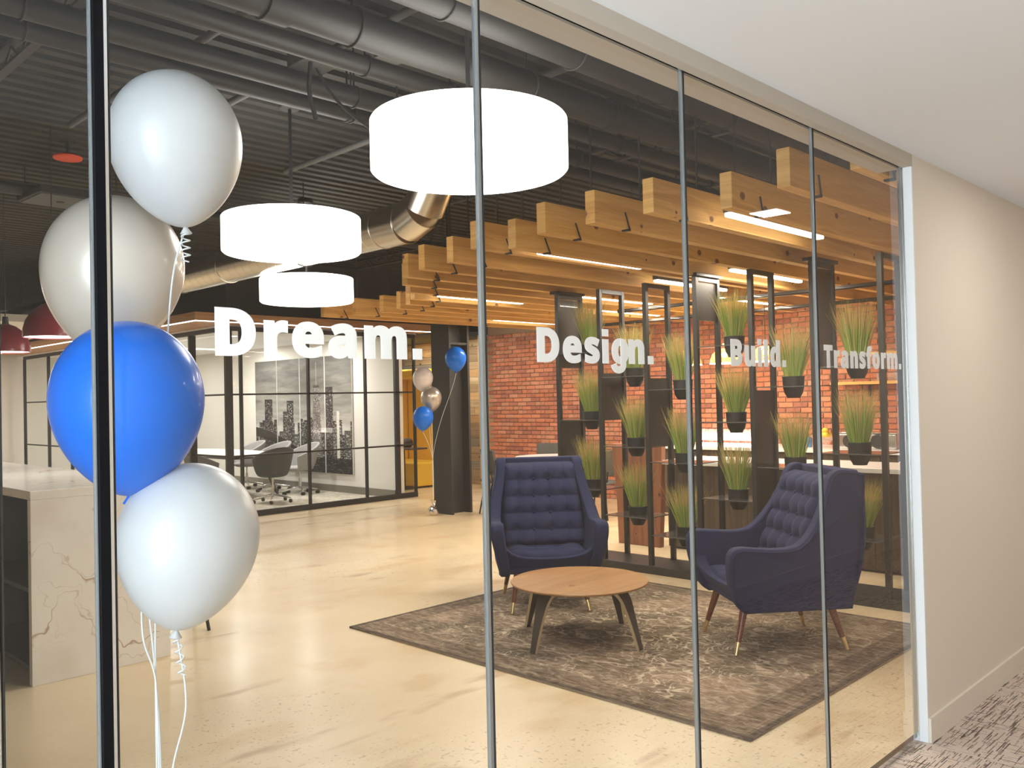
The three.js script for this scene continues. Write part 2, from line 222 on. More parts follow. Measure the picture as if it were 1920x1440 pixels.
{ // vinyl words
  const font = await new FontLoader().loadAsync('fonts/droid/droid_sans_bold.typeface.json');
  for (const [word, x0, x1] of [['Dream.', 0.757, 1.238], ['Design.', 1.607, 2.101], ['Build.', 2.527, 2.9], ['Transform.', 3.2, 3.955]]) {
    const t = thing('vinyl_lettering', `white vinyl word ${word.slice(0, -1)} with a full stop on the glass`, 'lettering', [x0, 1.639, GZ + 0.0062]);
    const S = 0.0813, B = 0.0037, CAP = 0.0856, geos = []; let pen = 0;
    const rect = (x0, x1, y0, y1) => { const q = new THREE.Shape(); q.moveTo(x0, y0); q.lineTo(x1, y0); q.lineTo(x1, y1); q.lineTo(x0, y1); q.closePath(); return q; };
    for (const ch of word) {
      let shapes, adv = font.data.glyphs[ch].ha / font.data.resolution * S;
      if (ch === '.') { shapes = [rect(0.006, 0.0215, 0, 0.0165)]; adv = 0.028; } else if (ch === 'i') { shapes = [rect(0.006, 0.0215, 0, 0.0585), rect(0.006, 0.0215, 0.0735, CAP)]; adv = 0.0275; } else shapes = font.generateShapes(ch, S);
      if (ch === 'g') { // single-storey: the bowl of an o, a straight stem and a hooked tail
        shapes = font.generateShapes('o', S); const xr = 0.0505, cx = 0.0265, rx = xr - cx, h = new THREE.Shape(); adv = 0.0535;
        h.moveTo(xr, 0.0605); h.lineTo(xr, -0.006); h.absellipse(cx, -0.006, rx, 0.021, 0, -Math.PI * 0.93, true); h.absellipse(cx, -0.004, rx - 0.013, 0.0105, -Math.PI * 0.93, 0, false); h.lineTo(xr - 0.013, 0.0605); h.closePath(); shapes.push(h);
      }
      const g = merge(shapes.map((q, k) => new THREE.ExtrudeGeometry(q, { depth: 0.0006 + (ch === 'g' ? k * 0.0005 : 0), bevelEnabled: true, bevelSize: B, bevelThickness: 0.0002, bevelSegments: 1, curveSegments: 12 })));
      geos.push(g.translate(pen, B, 0)); pen += adv + 0.0062;
    }
    let lo = Infinity, hi = -Infinity; for (const g of geos) { g.computeBoundingBox(); lo = Math.min(lo, g.boundingBox.min.x); hi = Math.max(hi, g.boundingBox.max.x); }
    const k = (x1 - x0) / (hi - lo);
    geos.forEach((g) => mesh('letter', g.translate(-lo, 0, 0).scale(k, 1, 1), M.letter, t));
  }
}
// ------------------------------------------------------------------ setting: the lounge shell
struct('floor', muv(box2(-3.2, 11.4, -0.12, 0, -20, GZ)), M.concrete, 'polished tan concrete floor with brown stains and exposed aggregate');
{
  const pts = [], P = 0.15; // ribbed steel deck, ribs run along the glass
  for (let z = -20; z < -1.6; z += P) pts.push([z, 3.62], [z + 0.05, 3.62], [z + 0.065, 3.58], [z + 0.135, 3.58], [z + 0.15, 3.62]);
  const pos = [], quad = (a, b) => { const [z0, y0] = a, [z1, y1] = b; pos.push(-3, y0, z0, 11.3, y0, z0, 11.3, y1, z1, -3, y0, z0, 11.3, y1, z1, -3, y1, z1); };
  for (let i = 0; i + 1 < pts.length; i++) quad(pts[i], pts[i + 1]);
  const g = new THREE.BufferGeometry(); g.setAttribute('position', new THREE.Float32BufferAttribute(pos, 3)); g.computeVertexNormals();
  const c = structGroup('ceiling', 'dark painted ribbed steel deck of the open ceiling');
  mesh('steel_deck', muv(g), M.deck, c); mesh('roof_slab', box2(-3.2, 11.4, 3.63, 3.78, -20.1, GZ - 0.1), M.roof, c);
}
struct('wall_left', box2(-3.2, -3.05, 0, 3.63, -20, -1.62), M.wallWhite);
struct('wall_back', muv(box2(-3.2, 11.4, 0, 3.63, -20.1, -19.9)), M.wallWhite);
struct('wall_return', box2(-3.2, -0.46, 0, 2.592, -1.6, GZ), M.wallBeige);
{ // brick wall x = 10.57
  const w = structGroup('wall_right', 'red brick wall behind the bar'), C = 0.0677, L = 0.2;
  mesh('mortar', muv(box2(10.585, 10.8, 0, 3.63, -10.95, -1.509)), std({ color: rgb(0.46, 0.33, 0.24), roughness: 1 }), w);
  const mats = [[0.66, 0.235, 0.13], [0.7, 0.265, 0.15], [0.57, 0.21, 0.12], [0.66, 0.3, 0.19], [0.48, 0.18, 0.125]].map((c) => std({ map: T.brick, color: rgb(...c), roughness: 0.9 }));
  const variants = [0, 1, 2].map((k) => { const g = rbox(0.03, 0.0575, 0.19, 0.006, 0, 0, 0, 1), p = g.attributes.position; for (let i = 0; i < p.count; i++) { const h = hash(Math.round(p.getZ(i) * 900), Math.round(p.getY(i) * 900), k + 3); p.setX(i, p.getX(i) + (h - 0.5) * 0.004); p.setY(i, p.getY(i) + (h - 0.5) * 0.004); } return muv(g, false, k * 0.21, k * 0.13); });
  const rest = mats.map(() => []); let n = 0;
  for (let r = 0; r < 39; r++) for (let c = 0; c < 47; c++) {
    const y = 0.034 + r * C, z = -10.84 + c * L + (r % 2) * 0.1, near = z > -6.5 && z < -3.75 && y > 1.15 && y < 2.56, m = (rnd() * 5) | 0, k = (rnd() * 3) | 0, x = 10.58 + rr(-0.004, 0.003), tilt = rr(-0.012, 0.012);
    if (near && n < 300) { const b = mesh('brick', variants[k], mats[m], w); b.position.set(x, y, z); b.rotation.x = tilt; n++; } else rest[m].push(variants[k].clone().rotateX(tilt).translate(x, y, z));
  }
  rest.forEach((l, i) => { const b = mesh('brick_field', merge(l), mats[i], w); b.userData.kind = 'stuff'; });
}
{ // reclaimed plank wall beyond it
  const w = structGroup('wall_plank', 'wall of reclaimed weathered planks in mixed brown and grey tones');
  mesh('backing', box2(11.02, 11.2, 0, 3.63, -19.9, -10.95), M.darkWall, w);
  const mats = T.plank.flatMap((t) => [std({ map: t, roughness: 0.8 }), std({ map: t, roughness: 0.8, color: rgb(0.78, 0.74, 0.7) })]);
  for (let r = 0; r < 19; r++) { let z = -14.8 - rr(0, 0.8); while (z < -11.2) { const L = rr(0.9, 2.2), z1 = Math.min(z + L, -11.12); if (z1 - z > 0.1) mesh('plank', muv(rbox2(11.0 - rr(0, 0.012), 11.02, r * 0.14 + 0.002, r * 0.14 + 0.138, z + 0.002, z1 - 0.002, 0.003, 1), false, rr(0, 2), rr(0, 2)), mats[(rnd() * 8) | 0], w); z = z1; if (z >= -11.13) break; } }
  struct('trim_4', muv(box2(10.5, 11.05, 0, 2.66, -11.12, -10.95), true), std({ map: T.plank[2], roughness: 0.8 }), 'pale timber jamb between the plank wall and the brick wall');
}
// ------------------------------------------------------------------ wooden beams and the lights between them
const beamEnds = [3.98, 4.05, 4.18, 4.03, 4.01, 4.02, 4.17, 4.2, 4.33, 4.39, 4.55, 4.86, 5.22, 5.6, 5.86, 6.05, 6.12, 6.03, 5.86];
const beamZ = (i) => -1.665 - i * 0.3995;
beamEnds.forEach((x0, i) => {
  const z = beamZ(i), L = 10.5 - x0;
  const yb = HB + ({ 2: -0.02, 6: -0.02, 7: 0.035 }[i] ?? 0);
  const b = thing('ceiling_beam', i === 0 ? 'pine ceiling beam hung closest to the glass partition' : i === 18 ? 'pine ceiling beam hung closest to the glass meeting room' : 'pine ceiling beam hung in a parallel row over the lounge and bar', 'beam', [x0, yb, z], 0, 'parallel pine ceiling beams');
  mesh('timber', muv(rbox2(0, L, 0, 0.195, -0.036, 0.036, 0.003, 1), false, rr(0, 5), rr(0, 5)), M.pine, b);
  for (const hx of [0.5, L * 0.55, L - 0.6]) mesh('hanger_rod', cyl(0.006, 0.006, 3.58 - yb - 0.195, hx, 0.195 + (3.58 - yb - 0.195) / 2, 0, 8), M.black, b);
  mesh('strap', rbox(0.03, 0.012, 0.05, 0.003, 0.32, -0.004, 0.02), M.black, b);
  mesh('strap', rod([0.34, -0.006, 0.036], [0.26, 0.09, 0.06], 0.005), M.black, b);
});
[[4.53, 6, 2.5], [4.64, 5.88, 6.5], [5.76, 6.98, 15.5 - 3], [8.1, 9.3, 16.5], [7.05, 8.27, 10.5], [8.33, 9.55, 12.5], [6.6, 7.86, 5.5], [6.64, 7.86, 7.5], [8.34, 9.6, 8.5]].forEach(([x0, x1, i], n) => {
  if (n === 0) x1 = 5.74;
  const z = (beamZ(Math.floor(i)) + beamZ(Math.ceil(i))) / 2, w = x1 - x0;
  const labs = ['slim linear LED light between beams above the tufted armchair by the partition', 'slim linear LED light between beams above the coffee table', 'slim linear LED light between beams before the black column', 'slim linear LED light between beams in front of the plank wall', 'slim linear LED light between beams above the white cafe table', 'slim linear LED light between beams close to the brick wall', 'slim linear LED light between beams above the bar front', 'slim linear LED light between beams above the live-edge slab', 'slim linear LED light between beams above the back counter'];
  const t = thing('linear_light', labs[n], 'linear light', [x0, HB + 0.02, z], 0, 'linear lights between the beams');
  mesh('housing', rbox2(0, w, 0.02, 0.07, -0.03, 0.03, 0.004), M.pipeGrey, t); mesh('light_lens', rbox2(0.01, w - 0.01, -0.004, 0.02, -0.026, 0.026, 0.008), M.led, t);
  for (const q of [0.1, w - 0.1]) mesh('suspension_wire', cyl(0.003, 0.003, 0.95, q, 0.545, 0, 6), M.black, t);
  areaLight('linear_light_glow', WARM, LED_LIGHT, w, 0.05, [x0 + w / 2, HB + 0.008, z], [x0 + w / 2, 0, z - 1e-4]);
});
for (const [x, z0, z1, lab] of [[9.45, -7.6, -2.0, 'steel channel running across under the beam ends by the brick wall'], [8.1, -6.2, -1.9, 'steel channel running across under the beams above the bar']]) single('steel_channel', merge([box2(x - 0.03, x + 0.03, HB - 0.06, HB - 0.052, z0, z1), box2(x - 0.03, x - 0.022, HB - 0.06, HB - 0.022, z0, z1), box2(x + 0.022, x + 0.03, HB - 0.06, HB - 0.022, z0, z1)]), M.steelPanel, lab, 'steel channel');
// ------------------------------------------------------------------ open ceiling services
[['sprinkler_pipe', 3.25, -3.27, 0.085, 'thick dark ceiling pipe running over the big drum pendant', M.pipe], ['sprinkler_pipe', 3.3, -2.86, 0.085, 'thick dark ceiling pipe nearest the glass header', M.pipe], ['sprinkler_pipe', 3.3, -3.72, 0.05, 'slim dark ceiling pipe under the conduit bundle', M.pipe], ['sprinkler_pipe', 3.28, -4.1, 0.055, 'slim dark ceiling pipe passing behind the big drum pendant', M.pipe], ['sprinkler_pipe', 3.32, -4.45, 0.05, 'slim dark ceiling pipe beside the pendant canopy', M.pipe], ['sprinkler_pipe', 3.35, -7.86, 0.05, 'dark ceiling pipe beyond the red ceiling disc', M.pipe]].forEach(([n, y, z, r, lab, m], i) => {
  const t = thing(n, lab, 'pipe', [0, y, z]);
  mesh('pipe', rod([-3, 0, 0], [10.4, 0, 0], r, r, 20), m, t);
  for (const x of [0.9 + i * 0.11, 2.35 + i * 0.2, 3.5 - i * 0.08, 4.9, 6.7, 8.6]) { mesh('hanger_rod', cyl(0.006, 0.006, 3.59 - y - r, x, r + (3.59 - y - r) / 2, 0, 8), M.pipe, t); mesh('pipe_clamp', new THREE.TorusGeometry(r + 0.004, 0.006, 8, 24).rotateY(Math.PI / 2).translate(x, 0, 0), M.pipe, t); }
  if (i < 2) for (const x of [1.9, 4.2, 6.3]) mesh('coupling', rod([x, 0, 0], [x + 0.12, 0, 0], r + 0.01, r + 0.01, 20), m, t);
});
for (const [x, z0, z1, y, lab] of [[2.15, -6.2, -2.3, 3.45, 'thin grey cross pipe above the pipes over the balloons'], [2.75, -6.2, -2.2, 3.47, 'thin grey cross pipe above the pipes left of the big drum pendant'], [3.9, -6.4, -1.8, 3.47, 'thin grey cross pipe above the pipes right of the big drum pendant']]) single('cross_pipe', rod([x, y, z0], [x, y, z1], 0.022), M.pipeGrey, lab, 'pipe');
single('conduit_bundle', merge([rod([-2, 3.4, -3.6], [2.75, 3.4, -3.6], 0.012), rod([-2, 3.4, -3.56], [2.75, 3.4, -3.56], 0.012), rod([-2, 3.4, -3.52], [2.75, 3.4, -3.52], 0.012), box2(2.75, 2.9, 3.32, 3.46, -3.64, -3.5)]), M.pipeGrey, 'thin parallel conduits ending in a ceiling junction box', 'conduit');
for (const [x, lab] of [[1.55, 'open web steel joist under the deck near the partition'], [5.7, 'open web steel joist under the deck over the beam ends'], [7.5, 'open web steel joist under the deck above the bar']]) {
  const t = thing('steel_joist', lab, 'joist', [x, 0, 0]); mesh('chord', merge([box2(-0.03, 0.03, 3.56, 3.578, -10.4, -1.7), box2(-0.025, 0.025, 3.45, 3.465, -10.4, -1.7)]), M.pipe, t);
  const webs = []; for (let z = -10.3; z < -2.1; z += 0.3) webs.push(rod([0, 3.46, z], [0, 3.565, z + 0.15], 0.008, 0.008, 6), rod([0, 3.565, z + 0.15], [0, 3.46, z + 0.3], 0.008, 0.008, 6)); const wb = mesh('web_rods', merge(webs), M.pipe, t); wb.userData.kind = 'stuff';
}
{ const t = thing('junction_box', 'dark square ceiling junction box with hanging cables', 'box', [2.62, 3.38, -4.0]); mesh('housing', rbox(0.2, 0.08, 0.2, 0.005), M.pipeGrey, t); mesh('cable', tube([[0.02, -0.04, 0], [0.1, -0.2, 0.05], [0.3, -0.42, 0.25], [0.55, -0.58, 0.7]], 0.008), M.pipe, t); mesh('cable', tube([[-0.05, -0.04, 0.05], [-0.06, -0.2, 0.05], [-0.03, -0.34, 0.06]], 0.012), M.pipe, t); }
{ // spiral duct
  const t = thing('spiral_duct', 'shiny galvanised spiral duct with an elbow hung under the ceiling', 'duct', [0, 0, 0]); const R = 0.163, x = 4.45, y = 2.975;
  const run = new THREE.CylinderGeometry(R, R, 10.6, 48, 1, true); run.rotateX(Math.PI / 2).translate(x, y, -11.1);
  const p = run.attributes.position, uv = run.attributes.uv; for (let i = 0; i < p.count; i++) uv.setXY(i, p.getZ(i) / 0.14 + Math.round(uv.getX(i) * 48) / 48, 0);
  mesh('duct_run', run, M.duct, t);
  mesh('elbow', rod([x, y, -5.8], [x, y, -5.5], R + 0.003, R + 0.003, 48), M.ductSmooth, t); const e1 = [x, y, -5.5], e2 = [x - 0.02, y + 0.07, -5.27], e3 = [x - 0.06, y + 0.6, -4.85];
  mesh('elbow', rod(e1, e2, R + 0.001, R + 0.001, 48), M.ductSmooth, t); mesh('elbow', rod(e2, e3, R, R, 48), M.ductSmooth, t);
  for (const z of [-5.8, -5.5, -8.4]) mesh('seam_ring', new THREE.TorusGeometry(R + 0.004, 0.004, 8, 48).translate(x, y, z), M.ductSmooth, t);
  for (const z of [-7, -9.5, -12, -15]) mesh('hanger_strap', merge([new THREE.TorusGeometry(R + 0.006, 0.005, 6, 48).translate(x, y, z), cyl(0.005, 0.005, 3.6 - y - R, x, (3.6 + y + R) / 2, z, 6)]), M.pipe, t);
}
{ const t = thing('alarm_disc', 'flat red disc hung from the dark ceiling', 'ceiling disc', [2.44, 3.47, -7.1]); mesh('disc', lathe([[0, -0.012], [0.1, -0.012], [0.105, 0], [0.1, 0.01], [0, 0.01]], 32), M.redDisc, t); mesh('stem', rod([0, 0.01, 0], [0, 0.14, 0], 0.01), M.pipe, t); }
{ const t = thing('ceiling_speaker_panel', 'grey rectangular ceiling unit with a dark round centre beside the red disc', 'ceiling unit', [2.6, 3.3, -7.75], 0.05); mesh('housing', rbox(0.5, 0.06, 0.5, 0.01), M.black, t); mesh('face', rbox(0.46, 0.01, 0.46, 0.003, 0, -0.033, 0), M.cabinet, t); mesh('lens', cyl(0.03, 0.03, 0.01, 0, -0.042, 0), M.black, t); mesh('hanger_rod', merge([cyl(0.006, 0.006, 0.27, -0.2, 0.165, -0.2, 8), cyl(0.006, 0.006, 0.27, 0.2, 0.165, 0.2, 8)]), M.pipe, t); }
// ------------------------------------------------------------------ drum pendants
function drum(pos, lab) {
  const [x, y, z] = pos, R = 0.457, H = 0.236, t = thing('drum_pendant', lab, 'pendant lamp', pos, 0, 'white drum pendants');
  mesh('lamp_shade', lathe([[R - 0.012, H / 2], [R - 0.004, H / 2], [R, H / 2 - 0.006], [R, -H / 2 + 0.012], [R - 0.012, -H / 2]], 72), M.drum, t);
  mesh('light_diffuser', lathe([[0, -H / 2], [R - 0.012, -H / 2], [R - 0.012, -H / 2 + 0.006], [0, -H / 2 + 0.006]], 72), M.drum, t);
  mesh('light_top_diffuser', cyl(R - 0.014, R - 0.014, 0.006, 0, H / 2 - 0.006, 0, 64), M.drum, t);
  mesh('rod', cyl(0.011, 0.011, 3.53 - y - H / 2, 0, H / 2 + (3.53 - y - H / 2) / 2, 0, 12), M.black, t); mesh('canopy', lathe([[0, 3.58 - y], [0.075, 3.58 - y], [0.075, 3.545 - y], [0.06, 3.53 - y], [0, 3.53 - y]], 32), M.black, t);
  areaLight('drum_glow', NEUTRAL, DRUM_LIGHT, 0.76, 0.76, [x, y - H / 2 - 0.01, z], [x, 0, z - 1e-4]);
  areaLight('drum_glow_up', NEUTRAL, DRUM_LIGHT * 0.2, 0.76, 0.76, [x, y + H / 2 + 0.01, z], [x, 5, z - 1e-4]);
}
drum([2.79, 2.72, -2.98], 'largest glowing white drum pendant nearest the glass partition'); drum([3.2, 2.677, -5.18], 'middle glowing white drum pendant on a black rod beside the spiral duct'); drum([4.84, 2.67, -7.58], 'farthest glowing white drum pendant in front of the wooden fascia');
// ------------------------------------------------------------------ balloons
function balloonGeo(R, tail = 1.34) {
  const pts = []; const N = 40;
  for (let i = 0; i <= N; i++) { const a = Math.PI * i / N, c = Math.cos(a), s = Math.sin(a); let y = c > 0 ? c * R * 1.08 : c * R * tail, r = s * R; if (c < 0) { const k = -c; r = R * (s * (1 - 0.16 * k * k) + 0.0) * (1 - 0.1 * Math.pow(k, 6)); } pts.push([Math.max(r, i === 0 ? 0 : i === N ? 0.001 : 0.004), y]); }
  return lathe(pts.reverse(), 56);
}
function ribbonGeo(pts, w = 0.0022) { return tube(pts, w, 90, 6); }
function balloon(pos, R, mat, lab, group, tilt, ribbonPts, curl) {
  const t = thing('balloon', lab, 'balloon', pos, 0, group);
  const body = mesh('body', balloonGeo(R), mat, t); body.rotation.set(tilt[0], 0, tilt[1]);
  const e = V(0, -R * 1.34, 0).applyEuler(body.rotation), q = body.quaternion;
  const k = mesh('knot', lathe([[0.001, 0.012], [0.006, 0.004], [0.005, -0.002], [0.013, -0.014], [0.01, -0.016], [0.001, -0.01]], 16).scale(R / 0.14, R / 0.14, R / 0.14), mat, t); k.position.copy(e); k.quaternion.copy(q);
  if (ribbonPts) mesh('ribbon', ribbonGeo([[e.x, e.y, e.z], ...ribbonPts.map(([x, y, z]) => [x - pos[0], y - pos[1], z - pos[2]])], R > 0.13 ? 0.0022 : 0.004), M.ribbon, t);
  if (curl) { const c = []; for (let i = 0; i <= 40; i++) { const a = i * 0.62, s = curl[1]; c.push([e.x + Math.cos(a) * s + i * curl[0], e.y - 0.012 - i * curl[2], e.z + Math.sin(a) * s]); } mesh('ribbon_curl', tube(c, 0.0018, 160, 5).scale(1, 1, 1), M.ribbon, t); }
  return t;
}
const G1 = 'balloon bunch by the glass', G2 = 'balloon bunch by the black column', knotP = [0.83, 0.95, -1.93], wt = [0.84, 0.09, -1.95];
balloon([0.873, 2.135, -1.881], 0.141, M.balloonWhite, 'large white balloon at the top of the bunch by the glass', G1, [0, 0.1], [[0.885, 1.85, -1.93], [0.88, 1.45, -1.99], [0.85, 1.1, -1.97], knotP, wt], [0, 0.009, 0.0016]);
balloon([0.836, 1.883, -2.139], 0.158, M.balloonPearl, 'large pearl grey balloon behind the blue one in the bunch by the glass', G1, [0.12, -0.1], [[0.84, 1.5, -2.08], [0.84, 1.15, -2.0], knotP, wt]);
balloon([0.756, 1.567, -1.871], 0.152, M.balloonBlue, 'large bright blue balloon in the bunch by the glass', G1, [0.05, 0.02], [[0.79, 1.25, -1.9], [0.8, 1.05, -1.92], knotP, wt]);
balloon([0.867, 1.268, -1.836], 0.147, M.balloonWhite, 'large white balloon lowest in the bunch by the glass', G1, [0, -0.16], [[0.865, 0.9, -1.86], [0.85, 0.75, -1.9], [0.84, 0.4, -1.94], wt], [0.0003, 0.008, 0.0022]);
{ const t = thing('balloon_weight', 'silver foil balloon weight on the floor below the large balloons', 'balloon weight', [0.84, 0, -1.95]); const g = new THREE.IcosahedronGeometry(0.05, 2), p = g.attributes.position; for (let i = 0; i < p.count; i++) { const k = 1 + 0.22 * (hash(Math.round(p.getX(i) * 300), Math.round(p.getY(i) * 300 + p.getZ(i) * 777), 3) - 0.5); p.setXYZ(i, p.getX(i) * k, p.getY(i) * k, p.getZ(i) * k); } g.computeVertexNormals(); mesh('foil_body', g.translate(0, 0.045, 0), M.foil, t); mesh('foil_tuft', new THREE.ConeGeometry(0.02, 0.05, 9, 1).rotateX(Math.PI).translate(0, 0.1, 0), M.foil, t); }
const w2 = [7.73, 0.13, -9.12], kn2 = [7.735, 0.75, -9.12];
balloon([7.83, 2.105, -8.72], 0.14, M.balloonBlue, 'small-looking blue balloon floating alone against the black column', G2, [0, 0.05], [[7.83, 1.75, -8.78], [7.76, 1.2, -9.0], kn2, w2]);
balloon([7.66, 1.855, -9.2], 0.138, M.balloonPink, 'pale pinkish white balloon in the bunch at the black column', G2, [0, -0.15], [[7.72, 1.5, -9.2], [7.73, 1.0, -9.15], kn2, w2]);
balloon([7.68, 1.585, -9.06], 0.14, M.balloonSilver, 'metallic silver balloon in the bunch at the black column', G2, [0, 0.06], [[7.7, 1.25, -9.08], kn2, w2]);
balloon([7.5, 1.33, -9.02], 0.135, M.balloonBlue, 'blue balloon lowest in the bunch at the black column', G2, [0, -0.1], [[7.6, 1.0, -9.06], kn2, w2]);
{ const t = thing('balloon_weight', 'crinkled silver foil balloon weight at the foot of the black column', 'balloon weight', [7.73, 0, -9.12]); const g = new THREE.IcosahedronGeometry(0.07, 2), p = g.attributes.position; for (let i = 0; i < p.count; i++) { const k = 1 + 0.3 * (hash(Math.round(p.getX(i) * 300), Math.round(p.getY(i) * 300 + p.getZ(i) * 777), 5) - 0.5); p.setXYZ(i, p.getX(i) * k, p.getY(i) * k, p.getZ(i) * k); } g.computeVertexNormals(); mesh('foil_body', g.translate(0, 0.062, 0), M.foil, t); mesh('foil_tuft', new THREE.ConeGeometry(0.05, 0.09, 7, 1).rotateX(Math.PI).translate(0.01, 0.16, 0), M.foil, t); }
// ------------------------------------------------------------------ black steel column
{ const t = thing('steel_column', 'black steel H-section column standing behind the balloon bunch', 'column', [7.9, 0, -9.3]); mesh('flange', box2(0, 0.035, 0, 3.58, 0, 0.37), M.columnPaint, t); mesh('flange', box2(0.335, 0.37, 0, 3.58, 0, 0.37), M.columnPaint, t); mesh('web', box2(0.035, 0.335, 0, 3.58, 0.1, 0.24), M.columnPaint, t); mesh('stiffener', box2(0.035, 0.335, 2.3, 2.33, 0.24, 0.36), M.columnPaint, t); }
// ------------------------------------------------------------------ rug, coffee table, tufted chairs
{ const g = new THREE.BoxGeometry(2.44, 0.012, 3.05); single('area_rug', g.translate(3.53 + 1.22, 0.0065, -5.08 + 1.525), M.rug, 'worn brown and taupe oriental rug under the blue armchairs', 'rug'); }
{
  const t = thing('coffee_table', 'round wooden coffee table with four bent plywood legs on the rug', 'coffee table', [4.325, 0.0128, -3.68]);
  mesh('table_top', muv(lathe([[0, 0.352], [0.425, 0.352], [0.437, 0.357], [0.44, 0.364], [0.436, 0.37], [0, 0.37]], 96)), M.oak, t);
  for (let k = 0; k < 4; k++) {
    const W = 0.1, path = [[0.2, 0.341], [0.27, 0.34], [0.325, 0.322], [0.358, 0.285], [0.385, 0.22], [0.425, 0.1], [0.456, 0]];
    const c = new THREE.CatmullRomCurve3(path.map(([r, y]) => V(r, y, 0))), th = 0.011, face = [], side = [], N = 28, row = (i) => { const s = i / N, p = c.getPoint(s), tn = c.getTangent(s), nx = -tn.y, ny = tn.x, w = W * lerp(1, 0.42, sstep(0.3, 1, s)) / 2; return [[p.x + nx * th, Math.max(p.y + ny * th, 0), w], [p.x + nx * th, Math.max(p.y + ny * th, 0), -w], [p.x - nx * th, Math.max(0, p.y - ny * th), -w], [p.x - nx * th, Math.max(0, p.y - ny * th), w]]; };
    const q = (arr, a, b, cc, d) => arr.push(...a, ...b, ...cc, ...a, ...cc, ...d);
    for (let i = 0; i < N; i++) { const A = row(i), B = row(i + 1); q(face, A[0], A[1], B[1], B[0]); q(face, A[2], A[3], B[3], B[2]); q(side, A[1], A[2], B[2], B[1]); q(side, A[3], A[0], B[0], B[3]); }
    const E = row(N), S0 = row(0); q(side, E[0], E[1], E[2], E[3]); q(side, S0[3], S0[2], S0[1], S0[0]);
    const mk = (arr) => { const g = new THREE.BufferGeometry(); g.setAttribute('position', new THREE.Float32BufferAttribute(arr, 3)); g.computeVertexNormals(); return muv(g); };
    const L = mesh('leg', mk(face), M.walnut, t); L.rotation.y = k * Math.PI / 2 + 0.03; L.material.side = THREE.DoubleSide; mesh('ply_edge', mk(side), M.plyEdge, L); M.plyEdge.side = THREE.DoubleSide;
  }
}
function tuftedChair() {
  const t = thing('tufted_armchair', '', 'armchair', [0, 0, 0], 0, 'navy tufted armchairs on the rug');
  // local axes: front faces +z, x across; depth z from 0.4 (front) to -0.45 (rear)
  const warp = (g) => { const p = g.attributes.position; for (let i = 0; i < p.count; i++) { const y = p.getY(i), k = y < 0.6 ? lerp(0.86, 1, sstep(0.25, 0.6, y)) : lerp(1, 0.8, sstep(0.6, 1.02, y)); p.setX(i, p.getX(i) * k); } g.computeVertexNormals(); return g; };
  const S = new THREE.Shape(); S.moveTo(0.27, 0.27); S.bezierCurveTo(0.33, 0.3, 0.375, 0.42, 0.375, 0.56); S.bezierCurveTo(0.375, 0.62, 0.35, 0.63, 0.3, 0.63); S.bezierCurveTo(0.2, 0.62, 0.05, 0.6, -0.03, 0.63); S.bezierCurveTo(-0.14, 0.69, -0.22, 0.85, -0.27, 1.0); S.bezierCurveTo(-0.29, 1.05, -0.33, 1.06, -0.37, 1.05); S.lineTo(-0.47, 1.03); S.bezierCurveTo(-0.45, 0.8, -0.4, 0.5, -0.36, 0.27); S.closePath();
  for (const s of [-1, 1]) {
    const g = new THREE.ExtrudeGeometry(S, { depth: 0.055, bevelEnabled: true, bevelSize: 0.016, bevelThickness: 0.016, bevelSegments: 4, curveSegments: 14 });
    g.rotateY(-Math.PI / 2); g.translate(s > 0 ? 0.4 : -0.345, 0, 0); const w = warp(toCreasedNormals(muv(g), 0.6));
    const sp = mesh('side_panel', w, M.navy, t);
    const pc = new THREE.CatmullRomCurve3(S.getPoints(14).slice(0, -4).map((v) => V(0, v.y, v.x))), pg = new THREE.TubeGeometry(pc, 90, 0.005, 6).translate(s * 0.418, 0, 0); mesh('piping', warp(pg), M.navy, sp);
  }
  // front apron with a scooped top edge
  const A = new THREE.Shape(); A.moveTo(-0.345, 0.28); A.lineTo(0.345, 0.28); A.lineTo(0.345, 0.5); A.bezierCurveTo(0.33, 0.4, 0.25, 0.37, 0, 0.37); A.bezierCurveTo(-0.25, 0.37, -0.33, 0.4, -0.345, 0.5); A.closePath();
  const ag = new THREE.ExtrudeGeometry(A, { depth: 0.05, bevelEnabled: true, bevelSize: 0.015, bevelThickness: 0.015, bevelSegments: 3, curveSegments: 16 }); ag.translate(0, 0, 0.275);
  { const p = ag.attributes.position; for (let i = 0; i < p.count; i++) p.setZ(i, p.getZ(i) - 0.09 * sstep(0.45, 0.27, p.getY(i)) + 0.02); } mesh('apron', warp(toCreasedNormals(muv(ag), 0.6)), M.navy, t);
  mesh('seat_base', warp(muv(rbox2(-0.33, 0.33, 0.275, 0.36, -0.34, 0.29, 0.02, 3))), M.navy, t);
  // cushion surfaces with square tufting
  const tuft = (W, H, nx, ny, amp, base) => {
    const NX = nx * 14, NY = ny * 14, g = new THREE.PlaneGeometry(W, H, NX, NY), p = g.attributes.position;
    for (let i = 0; i < p.count; i++) { const u = (p.getX(i) / W + 0.5), v = (p.getY(i) / H + 0.5), a = Math.abs(Math.sin(u * nx * Math.PI)), b = Math.abs(Math.sin(v * ny * Math.PI)), e = Math.min(1, Math.min(u, 1 - u, v, 1 - v) * 14), du = (u * nx - Math.round(u * nx)) / 0.3, dv = (v * ny - Math.round(v * ny)) / 0.3, f = 0.4 * Math.pow(a * b, 0.5) + 0.6 * (1 - Math.exp(-(du * du + dv * dv))); p.setZ(i, base * Math.sqrt(clamp(e)) + amp * f * clamp(e * 2) + 0.006 * Math.sin(u * 9)); }
    g.computeVertexNormals(); return g;
  };
